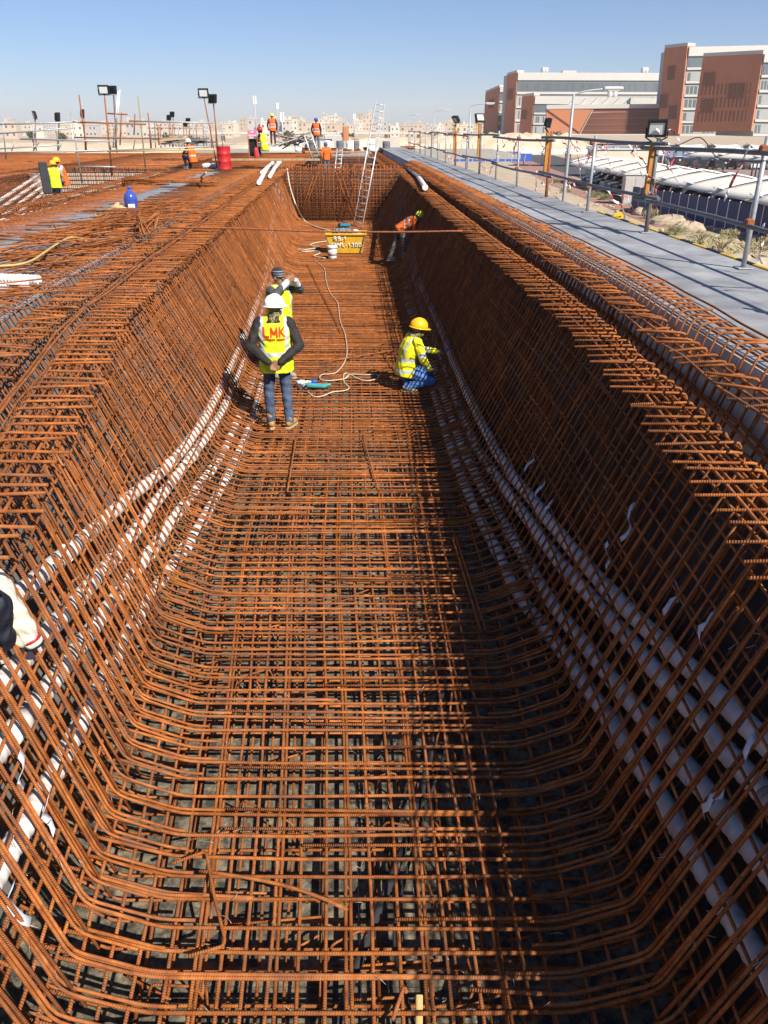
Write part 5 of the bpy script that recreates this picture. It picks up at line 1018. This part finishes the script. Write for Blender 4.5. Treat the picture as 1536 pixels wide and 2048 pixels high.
# blue hoarding beside the verge
hb = thing('hoarding', 'dark blue panel hoarding with white posts along the sandy verge', 'fence'); A = Vector((21.7, 72.5, GZ)); B2 = Vector((27.5, 36, GZ)); n = 27
for i in range(n + 1):
    p = A + (B2 - A) * i / n; rz = math.atan2((B2 - A).y, (B2 - A).x); MB().bevbox((p.x, p.y, p.z + 1.0), (.08, .08, 2.1), .01, rz).build('post', WHITEP, hb); MB().bevbox((p.x - .35, p.y - .03, p.z + .12), (.9, .22, .22), .03).build('ballast_block', mat('ballast_concrete', (0.55, 0.42, 0.36), .9), hb)
    if i < n: q = A + (B2 - A) * (i + .5) / n; MB().box((q.x, q.y, q.z + 1.05), ((B2 - A).length / n - .09, .03, 1.9), rz).build('panel', BLUEP, hb)
hb = thing('hoarding', 'bright blue hoarding panels across the road by the sand bank', 'fence')
for i in range(12):
    a = aty(906 + i * 13, 330, 186); MB().bevbox((a.x + .75, 186, GZ + 1.0), (1.5, .08, 2.0), .02).build('panel', BLUEB, hb); MB().bevbox((a.x - .02, 186, GZ + 1.0), (.08, .12, 2.1), .02).build('post', WHITEP, hb)
hb = thing('hoarding', 'long pale blue hoarding in front of the campus buildings', 'fence'); pbm = mat('pale_blue_sheet', (0.20, 0.26, 0.42), .6, var=.15, scale=.3)
for i in range(34):
    x = 52 + i * 3.4; MB().bevbox((x, 212 - i * .3, GZ + 1.3), (3.32, .1, 2.6), .02).build('panel', pbm, hb)
# cream store, kiosk
t = thing('store_building', 'flat cream windowless store beside the parking canopies', 'building'); MB().bevbox((35.5, 127, GZ + 1.85), (9, 5, 3.7), .06).build('wall', CREAM, t); MB().bevbox((35.5, 127, GZ + 3.75), (9.3, 5.3, .14), .03).build('roof_edge', BWHITE, t); MB().box((34, 124.46, GZ + 1.9), (6, .06, 1.6)).build('wall_panel', mat('cream_panel', (0.70, 0.62, 0.50), .8), t)
t = thing('kiosk', 'grey electrical kiosk at the end of the dark blue hoarding', 'kiosk', (23.6, 79, GZ), R(-8)); MB().bevbox((0, 0, 1.3), (1.9, 1.6, 2.6), .05).build('cabinet', KIOSK, t); MB().bevbox((0, 0, 2.64), (2.05, 1.75, .08), .02).build('roof_cap', BWHITE, t)
for k in (-1, 1): MB().box((k * .45, -.815, 1.25), (.82, .03, 2.2)).build('door', KIOSK, t)
# parking canopies
def canopy(label, x, y, w, L, h, rz=0.0, grp='parking canopies'):
    t = thing('car_canopy', label, 'canopy', (x, y, GZ), rz, grp); N = 8; V = []
    for j in range(N + 1):
        for i in range(N + 1):
            u = i / N * 2 - 1; v = j / N * 2 - 1; V.append((u * w / 2, v * L / 2 * (1 - .10 * (1 - u * u)), h + .55 * (1 - abs(u)) ** .8 * (.6 + .4 * v * v) - .25 * abs(u) * (1 - v * v) * 0 - .35 * u * u))
    F = [(j * (N + 1) + i, j * (N + 1) + i + 1, (j + 1) * (N + 1) + i + 1, (j + 1) * (N + 1) + i) for j in range(N) for i in range(N)]
    o = MB().raw(V, F, True).build('fabric_roof', CANVAS, t); o.modifiers.new('thick', 'SOLIDIFY').thickness = .05
    for v in (-1, 1):
        MB().tube(seg((0, v * L * .42, 0), (0, v * L * .42, h + .25)), .10, 8).build('column', WHITEP, t)
        for u in (-1, 1): MB().tube(seg((0, v * L * .42, h - .8), (u * w * .46, v * L * .46, h + .05)), .06, 6).build('arm', WHITEP, t)
        MB().tube(np.array([(u * w / 2, v * L * .475, h + .62 * (1 - abs(u)) - .28 * u * u + .08) for u in np.linspace(-1, 1, 9)]), .07, 6).build('rib', WHITEP, t)
    return t
for k in range(11): canopy('white fabric canopy in the row right behind the dark blue hoarding', 28.9 - .05 * k, 112 - k * 6.6, 8, 6.3, 2.5, 0, 'canopies behind the dark blue hoarding')
for k in range(5): canopy('broad white canopy over the parked vehicles beyond the first row', 47 + k * 1.0, 112 - k * 8, 12, 7.6, 3.6, .2, 'canopies of the second row')
for k in range(6): canopy('small white canopy by the asphalt road, near the cream store', 29 + k * 4.2, 165 - k * 1.5, 6.5, 4.2, 2.6, 1.2, 'canopies near the cream store')
for k in range(9): canopy('long white canopy in front of the campus hoarding', 62 + k * 7.5, 196 - k * 1.5, 7.4, 6, 2.8, PI / 2, 'canopies along the campus')
# parked cars
def car_proto(label, body, grp, van=False):
    t = thing('parked_car' if not van else 'minibus', label, 'car' if not van else 'van', group=grp); w = .88; H = 2.0 if van else 1.45
    low = [(-2.2, .35), (2.2, .35), (2.25, .62), (2.15, .80), (1.2, .92), (-1.9, .95), (-2.2, .85)] if not van else [(-2.3, .35), (2.3, .35), (2.35, .8), (2.2, 1.1), (-2.3, 1.1)]
    MB().prism([(x, -w, z) for x, z in low], (0, 2 * w, 0)).build('body', body, t, fixn=True)
    cabp = [(-1.85, .945), (1.15, .915), (.45, 1.40), (-1.30, 1.43)] if not van else [(-2.3, 1.1), (2.2, 1.1), (1.7, 1.95), (-2.25, 2.0)]
    MB().prism([(x, -w * .92, z) for x, z in cabp], (0, 2 * w * .92, 0)).build('cabin', CARGLASS, t, fixn=True)
    MB().bevbox((-.45 if not van else -.3, 0, H - .01), (1.75 if not van else 3.9, 1.5, .06), .02).build('roof', body, t)
    for x in (-1.35, 1.4):
        for y in (-w, w):
            wh = MB().lathe([(.002, -.1), (.31, -.1), (.33, -.06), (.33, .06), (.31, .1), (.002, .1)], (x, y * .93, .33), 14, Matrix.Rotation(PI / 2, 4, 'X')).build('wheel', TYRE, t); MB().lathe([(.002, -.11), (.2, -.11), (.2, .11), (.002, .11)], (x, y * .93, .33), 10, Matrix.Rotation(PI / 2, 4, 'X')).build('rim', ALU, wh)
    for y in (-.62, .62): MB().bevbox((2.2, y, .68), (.12, .34, .14), .03).build('headlight', LENS, t); MB().bevbox((-2.19, y, .75), (.08, .3, .16), .03).build('tail_light', RED, t)
    return t
CARC = [mat('car_black', (0.02, 0.02, 0.022), .25, spec=.6), mat('car_white', (0.72, 0.72, 0.70), .3, spec=.6), mat('car_grey', (0.16, 0.165, 0.17), .3, spec=.6), mat('car_red', (0.30, 0.03, 0.03), .3, spec=.6), mat('car_silver', (0.45, 0.46, 0.47), .3, metal=.3)]
CN = ['black', 'white', 'grey', 'dark red', 'silver']
spots = [(random.choice((0, 0, 2, 2, 4, 1)), 56 + (k % 7) * 3.1 + jit(.4), 150 + (k // 7) * 7 + jit(.5), R(90 + jit(6))) for k in range(28)]
spots += [(random.choice((0, 1, 4, 2)), 28.4 + jit(.3), 110 - k * 3.3, R(180 + jit(4))) for k in range(18)] + [(random.choice((1, 1, 4)), 44 + k * 3.2, 108 - k * 6, R(20)) for k in range(5)]
protos = {}
for (ci, x, y, rz) in spots:
    zone = 'under the canopy behind the blue hoarding' if x < 32 else ('in the open car park' if y > 130 else 'beneath the broad canopy')
    key = (ci, zone)
    if ci not in protos: o = protos[ci] = car_proto('', CARC[ci], None)
    else: o = copy_tree(protos[ci])
    o['label'] = '%s parked car %s' % (CN[ci], zone); o['group'] = '%s cars %s' % (CN[ci], zone); o.location = (x, y, GZ + .012); o.rotation_euler = (0, 0, rz)
vn = car_proto('white minibus parked by the broad canopy', CARC[1], None, True); vn.location = (40.5, 88, GZ + .012); vn.rotation_euler = (0, 0, R(75)); vn2 = car_proto('silver minibus with dark windows beside the white one', CARC[4], None, True); vn2.location = (45, 90, GZ + .012); vn2.rotation_euler = (0, 0, R(80))
# yellow arrow sign beyond the walkway edge
t = thing('arrow_sign', 'round yellow sign with a black arrow beyond the walkway edge', 'sign'); c = aty(1237, 434, 50); rr = 8.8 / 1540 * 50
MB().lathe([(.002, -.02), (rr, -.02), (rr, .02), (.002, .02)], tuple(c), 28, Matrix.Rotation(PI / 2, 4, 'X'), smooth=False).build('disc', mat('sign_yellow', (0.80, 0.42, 0.01), .5), t); MB().tube(seg((c.x, c.y + .06, GZ), (c.x, c.y + .06, c.z)), .035, 8).build('post', STEEL, t)
ar = [(-.75, -.12), (-.35, .25), (-.32, .08), (.55, .22), (.58, .02), (-.28, -.12), (-.26, -.36)]; MB().prism([(c.x + x * rr, c.y - .025, c.z + z * rr) for x, z in ar], (0, -.02, 0)).build('arrow', BLACK, t, fixn=True)
# desert shrubs, rocks and debris on the verge
SHR = mat('dry_shrub_leaf', (0.24, 0.24, 0.10), .85, col2=(0.13, 0.15, 0.06), scale=3); SHR2 = mat('straw_shrub_leaf', (0.42, 0.36, 0.18), .85, col2=(0.25, 0.24, 0.11), scale=3); TWIG = mat('twig', (0.20, 0.14, 0.09), .9)
def shrub(label, x, y, w, h, m, n=420):
    t = thing('shrub', label, 'shrub', (x, y, GZ)); st = MB()
    for k in range(14): a = random.random() * 6.28; r = random.random() ** .5 * w * .45; st.tube(smooth_path([(0, 0, -.1), (r * .4 * math.cos(a), r * .4 * math.sin(a), h * .5), (r * math.cos(a), r * math.sin(a), h * random.uniform(.7, 1))], 3), [.025] * 3 + [.018] * 3 + [.008], 4)
    st.build('stem', TWIG, t); lv = MB()
    for k in range(n):
        a = random.random() * 6.28; r = random.random() ** .6 * w * .52; z = h * random.random() * (1 - .45 * (r / (w * .52)) ** 2) + .03; p = Vector((r * math.cos(a), r * math.sin(a), z)); d = Vector((math.cos(a) * .5 + jit(.6), math.sin(a) * .5 + jit(.6), random.uniform(.2, 1))).normalized() * random.uniform(.08, .2); u = d.orthogonal().normalized() * .022
        lv.raw([p - u, p + u, p + d + u * .4, p + d - u * .4], [(0, 1, 2, 3)])
    lv.build('foliage', m, t)
for i, (px, py, d, w, h, lab) in enumerate(((1440, 505, 44, 2.2, .9, 'broad olive shrub on the verge behind the near railing post'), (1400, 492, 46, 1.6, .9, 'green-grey shrub beside the tipped timber on the verge'), (1500, 520, 41.5, 2.6, .9, 'straw-coloured shrub at the foot of the sandy bank'), (1350, 470, 50, 1.4, .6, 'small olive shrub on the sand near the rocks'), (1305, 438, 58, 1.5, .7, 'dry brown shrub beside the arrow sign'), (1240, 408, 68, 1.4, .6, 'shrub between the sign and the pavement'), (1270, 390, 74, 1.6, 1.6, 'tall leafy shrub by the grey kiosk'), (1190, 395, 74, 1.7, .6, 'low shrub row end by the pavement'), (1150, 372, 84, 1.6, .6, 'low shrub beside the tall street lamp foot'), (1110, 366, 90, 1.6, .6, 'low shrub on the verge below the second railing floodlight'), (1460, 478, 48.5, 1.3, .6, 'tuft of pale shrub in the hoarding shadow'), (1210, 400, 70, 1.0, .5, 'small grey shrub near the sign'), (1080, 350, 102, 2, .6, 'far low shrub on the verge'), (1130, 385, 78, 1.2, .5, 'thin shrub beside the walkway edge'), (1536, 500, 44, 2.0, .8, 'pale shrub by the last blue panel'))):
    p = at(px, py, GZ); shrub(lab, p.x, p.y, w, h, SHR if i % 2 else SHR2, 420)
ROCK = mat('sand_rock', (0.46, 0.37, 0.27), .95, var=.25, scale=2, bump=.5, bscale=9)
rk = MB()
for k in range(240):
    px = random.uniform(1080, 1560); py = 365 + (px - 1080) * .32 + random.uniform(-8, 50); p = at(px, py, GZ); s_ = .05 + .22 * random.random() ** 3
    V, F = ellipsoid(p + Vector((0, 0, s_ * .3)), (s_ * random.uniform(.8, 1.6), jit(s_ * .4), 0), (jit(s_ * .3), s_, 0), (0, jit(s_ * .2), s_ * .7), 7); rk.raw([v + Vector((jit(s_ * .2), jit(s_ * .2), jit(s_ * .15))) for v in V], F)
o = rk.build('rubble', ROCK); tag(o, 'scattered small stones and rubble on the sandy verge', 'rubble', kind='stuff')
for i, (px, py, w, lab) in enumerate(((1340, 448, 1.7, 'sandy boulder heap beyond the walkway edge'), (1375, 462, 1.2, 'boulder in the hoarding shadow edge'), (1500, 535, 2.4, 'low sandy hummock by the near railing post'), (1290, 430, 1.1, 'small mound of sand beside the arrow sign'))):
    p = at(px, py, GZ); V, F = ellipsoid(p + Vector((0, 0, .1)), (w, 0, 0), (0, w * .8, 0), (0, 0, .55), 22); bm_ = MB().raw([v + Vector((jit(.09), jit(.09), jit(.07))) for v in V], F).build('boulder', ROCK); tag(bm_, lab, 'rock')
p = at(1447, 498, GZ); tag(MB().box((p.x, p.y, GZ + .25), (.22, 1.7, .06), M=Matrix.Rotation(.5, 4, 'Z') @ Matrix.Rotation(.25, 4, 'X')).build('tipped_timber', PLANK), 'weathered timber tipped on the verge among shrubs', 'timber')
# city on the horizon
def house(px, base_d, wpx, ztop_py, i, tower=False):
    d = base_d; k = d * math.cos(PITCH) / FPX; x = (px - 768) * k * 1.0; w = wpx * k; top = aty(px, ztop_py, d).z; h = top - GZ; dp = min(w, 18); m = city(i)
    t = thing('city_house', CL[i % 6], 'building', (x, d, GZ), jit(.15), 'houses on the horizon, ' + CNM[i % 6]); MB().box((0, 0, h / 2), (w, dp, h)).build('wall', m, t)
    MB().box((0, 0, h + .35), (w + .4, dp + .4, .7)).build('parapet', m, t); MB().box((jit(w * .3), 0, h + 1.7), (w * .22, 4, 2.2)).build('stair_head', m, t)
    fl_ = max(2, int(h / 3.6)); wi = MB(); nn = max(2, int(w / 3.2))
    for f in range(fl_):
        for c in range(nn):
            if (c * 7 + f * 3 + i) % 5: wi.box((-w / 2 + w * (c + .5) / nn, -dp / 2 - .02, h * (f + .55) / fl_), (1.3, .12, 1.5))
    wi.build('windows', WIN, t)['kind'] = 'stuff'
CL = ['cream low-rise house on the city skyline', 'off-white low-rise house on the city skyline', 'white rendered house on the city skyline', 'tan low-rise house on the city skyline', 'sand-pink house on the city skyline', 'pale grey house on the city skyline']; CNM = ['cream', 'off-white', 'white', 'tan', 'sand-pink', 'pale grey']
k = 0; px = -30
while px < 985:
    w = random.uniform(10, 30); d = random.uniform(550, 1300)
    tp = 254 - random.random() * 9 if (px < 480 or px > 780) else 251 - random.random() * 13
    house(px, d, w, tp, k); k += 1
    if random.random() < .55: house(px + jit(9), d * random.uniform(1.3, 2.2), random.uniform(8, 18), tp - random.random() * 8, k); k += 1
    px += w * random.uniform(.55, .95)
for (px, py, w, d) in ((740, 222, 7, 1500), (650, 228, 10, 1100), (668, 232, 18, 1000), (722, 228, 10, 1300), (735, 231, 18, 1000), (960, 236, 14, 1400), (762, 232, 12, 1500), (600, 240, 16, 900), (578, 244, 14, 950)): house(px, d, w, py, k); k += 1
# far flyover and site hoardings at the city's foot
t = thing('flyover', 'low pale concrete flyover at the foot of the city', 'flyover'); m_ = mat('pale_concrete', (0.55, 0.50, 0.43), .85)
for k in range(8):
    x = -95 + k * 16; MB().bevbox((x, 420, 1.7), (15.9, 8, 1.1), .1).build('deck_span', m_, t); MB().bevbox((x, 420, -.7), (1.6, 3, 3.7), .2).build('pier', m_, t)
for i, (x, y, w, h, m, lab) in enumerate(((-75, 160, 30, 2.6, KIOSK, 'long grey site hoarding on the sand beyond the scaffold'), (-42, 150, 14, 2.2, PLANK, 'timber stack wall on the sand behind the barrel'), (-30, 200, 46, 3.2, mat('grey_green_mesh', (0.30, 0.30, 0.26), .9, var=.2, scale=.2), 'grey-green mesh fence across the sand before the city'), (12, 230, 30, 2.8, CREAM, 'cream site wall beyond the end of the walkway'))):
    t = thing('site_wall', lab, 'wall'); n = max(4, int(w / 3))
    for k in range(n): MB().bevbox((x - w / 2 + w * (k + .5) / n, y, GZ + h / 2), (w / n - .05, .15, h + jit(.1)), .03).build('panel', m, t)
    for k in range(n + 1): MB().bevbox((x - w / 2 + w * k / n, y - .1, GZ + h / 2), (.12, .12, h + .2), .02).build('post', STEEL, t)
# a few palms and trees dark against the houses
TL = mat('tree_leaf', (0.06, 0.085, 0.035), .85, col2=(0.03, 0.05, 0.02), scale=.6)
def tree(label, x, y, h, w):
    t = thing('street_tree', label, 'tree', (x, y, GZ), 0, 'trees at the foot of the city'); MB().tube(smooth_path([(0, 0, 0), (.1, .1, h * .4), (-.1, .1, h * .7)], 3), [.25, .22, .2, .18, .14, .1, .06], 7).build('trunk', TWIG, t); lv = MB()
    for c in range(9):
        q = Vector((jit(w * .33), jit(w * .33), h * random.uniform(.5, .9))); r = w * random.uniform(.15, .25)
        for k in range(70):
            d = Vector((jit(1), jit(1), jit(1))).normalized() * r * random.random() ** .4; p = q + d; u = Vector((jit(1), jit(1), jit(1))).normalized() * .28; v = u.orthogonal().normalized() * .22; lv.raw([p - u, p - v, p + u, p + v], [(0, 1, 2, 3)])
    lv.build('crown', TL, t)
for px, d in ((690, 380), (702, 400), (665, 420), (575, 400), (120, 380), (60, 360), (905, 330), (880, 350), (330, 390), (985, 300), (1110, 262), (1012, 280)): p = at(px, 285, GZ); tree('dark green roadside tree at the foot of the city', (px - 768) * d * math.cos(PITCH) / FPX, d, random.uniform(3.5, 6), random.uniform(3.5, 5.5))

# ducts of the second trough
def duct2(label, fx, hs, y0, y1):
    t = thing('tendon_duct', label, 'duct'); yy = np.arange(y0, y1, .12); hh = np.interp(yy, np.linspace(y0, y1, len(hs)), hs)
    MB().tube(np.array([(fx(y, h), y, h) for y, h in zip(yy, hh)]), [.062 + .008 * (1 if i % 6 < 2 else 0) for i in range(len(yy))], 8, (0, 0, 1)).build('pipe', DUCT, t)
ON = ['topmost', 'second', 'third', 'lowest']
for i in range(4):
    duct2('white duct rising in the second trough web under the scaffold, %s of four' % ON[i], lambda y, h: F2L(y) - .52 - (F2L(y) - LT2L(y)) * h / DECK, [.9 - .22 * i, .8 - .22 * i, 1.2 - .22 * i, 2.0 - .2 * i], 16, 36.4)
for i in range(3): duct2('white duct lying along the hooked bars at the second trough edge, %s of three' % ON[i], lambda y, h, i=i: LT2R(y) + .62 + .13 * i + .2 * math.sin(y * .35 + i), [1.93, 1.97, 1.99, 1.95], 13 + i * 3, 24 + i * 3)
# pale dusty air round the whole site
hz = MB().box((0, 1500, 45), (7000, 3600, 97.6)).build('haze', BLACK); hz.data.materials.clear(); hm = bpy.data.materials.new('haze_air'); hm.use_nodes = True; hn = hm.node_tree.nodes
for q in list(hn):
    if q.type == 'BSDF_PRINCIPLED': hn.remove(q)
pv = hn.new('ShaderNodeVolumePrincipled'); pv.inputs['Color'].default_value = (0.93, 0.92, 0.97, 1); pv.inputs['Density'].default_value = 0.0002; pv.inputs['Anisotropy'].default_value = 0.2
hm.node_tree.links.new(pv.outputs[0], hn['Material Output'].inputs['Volume']); hz.data.materials.append(hm); tag(hz, 'pale dusty air over the site and city', 'haze', kind='stuff')
S.cycles.volume_bounces = 1; S.cycles.volume_step_rate = 1.0

# clutter on the far slab: barriers, drums, bundles
for i in range(9):
    px = 560 + i * 27 + jit(6); c = aty(px, 292, 70 + jit(5)); t = thing('concrete_barrier', 'low concrete traffic barrier on the finished far slab', 'barrier', (c.x, c.y, 2.052), jit(.5), 'barriers on the far slab')
    MB().prism([(-1.0, -.28, 0), (-1.0, -.28, .12), (-1.0, -.10, .35), (-1.0, -.07, .8), (-1.0, .07, .8), (-1.0, .10, .35), (-1.0, .28, .12), (-1.0, .28, 0)], (2.0, 0, 0)).build('block', [m_, KIOSK][i % 2], t, fixn=True)
for i in range(8):
    px = 600 + i * 24 + jit(9); c = aty(px, 296, 66 + jit(3)); t = thing('site_drum', '%s drum on the far slab' % ['upright white', 'upright blue-grey'][i % 2], 'drum', (c.x, c.y, 2.052), 0, 'drums on the far slab'); MB().lathe([(.002, 0), (.28, 0), (.29, .3), (.28, .31), (.29, .6), (.28, .85), (.002, .86)], n=12).build('drum_body', [WHITEP, GREYT][i % 2], t)
for i in range(7):
    c = aty(random.uniform(470, 800), 296, random.uniform(62, 76)); t = thing('bar_bundle', 'bundle of cut bars stacked on the far slab', 'rebar bundle', (c.x, c.y, 2.052), jit(1.2), 'bar bundles on the far slab')
    for k in range(9): MB().tube(seg((-2 + jit(.2), jit(.2), .06 + .03 * k), (2 + jit(.2), jit(.2), .06 + .03 * k)), .03, 5).build('bar', RUSTF, t)
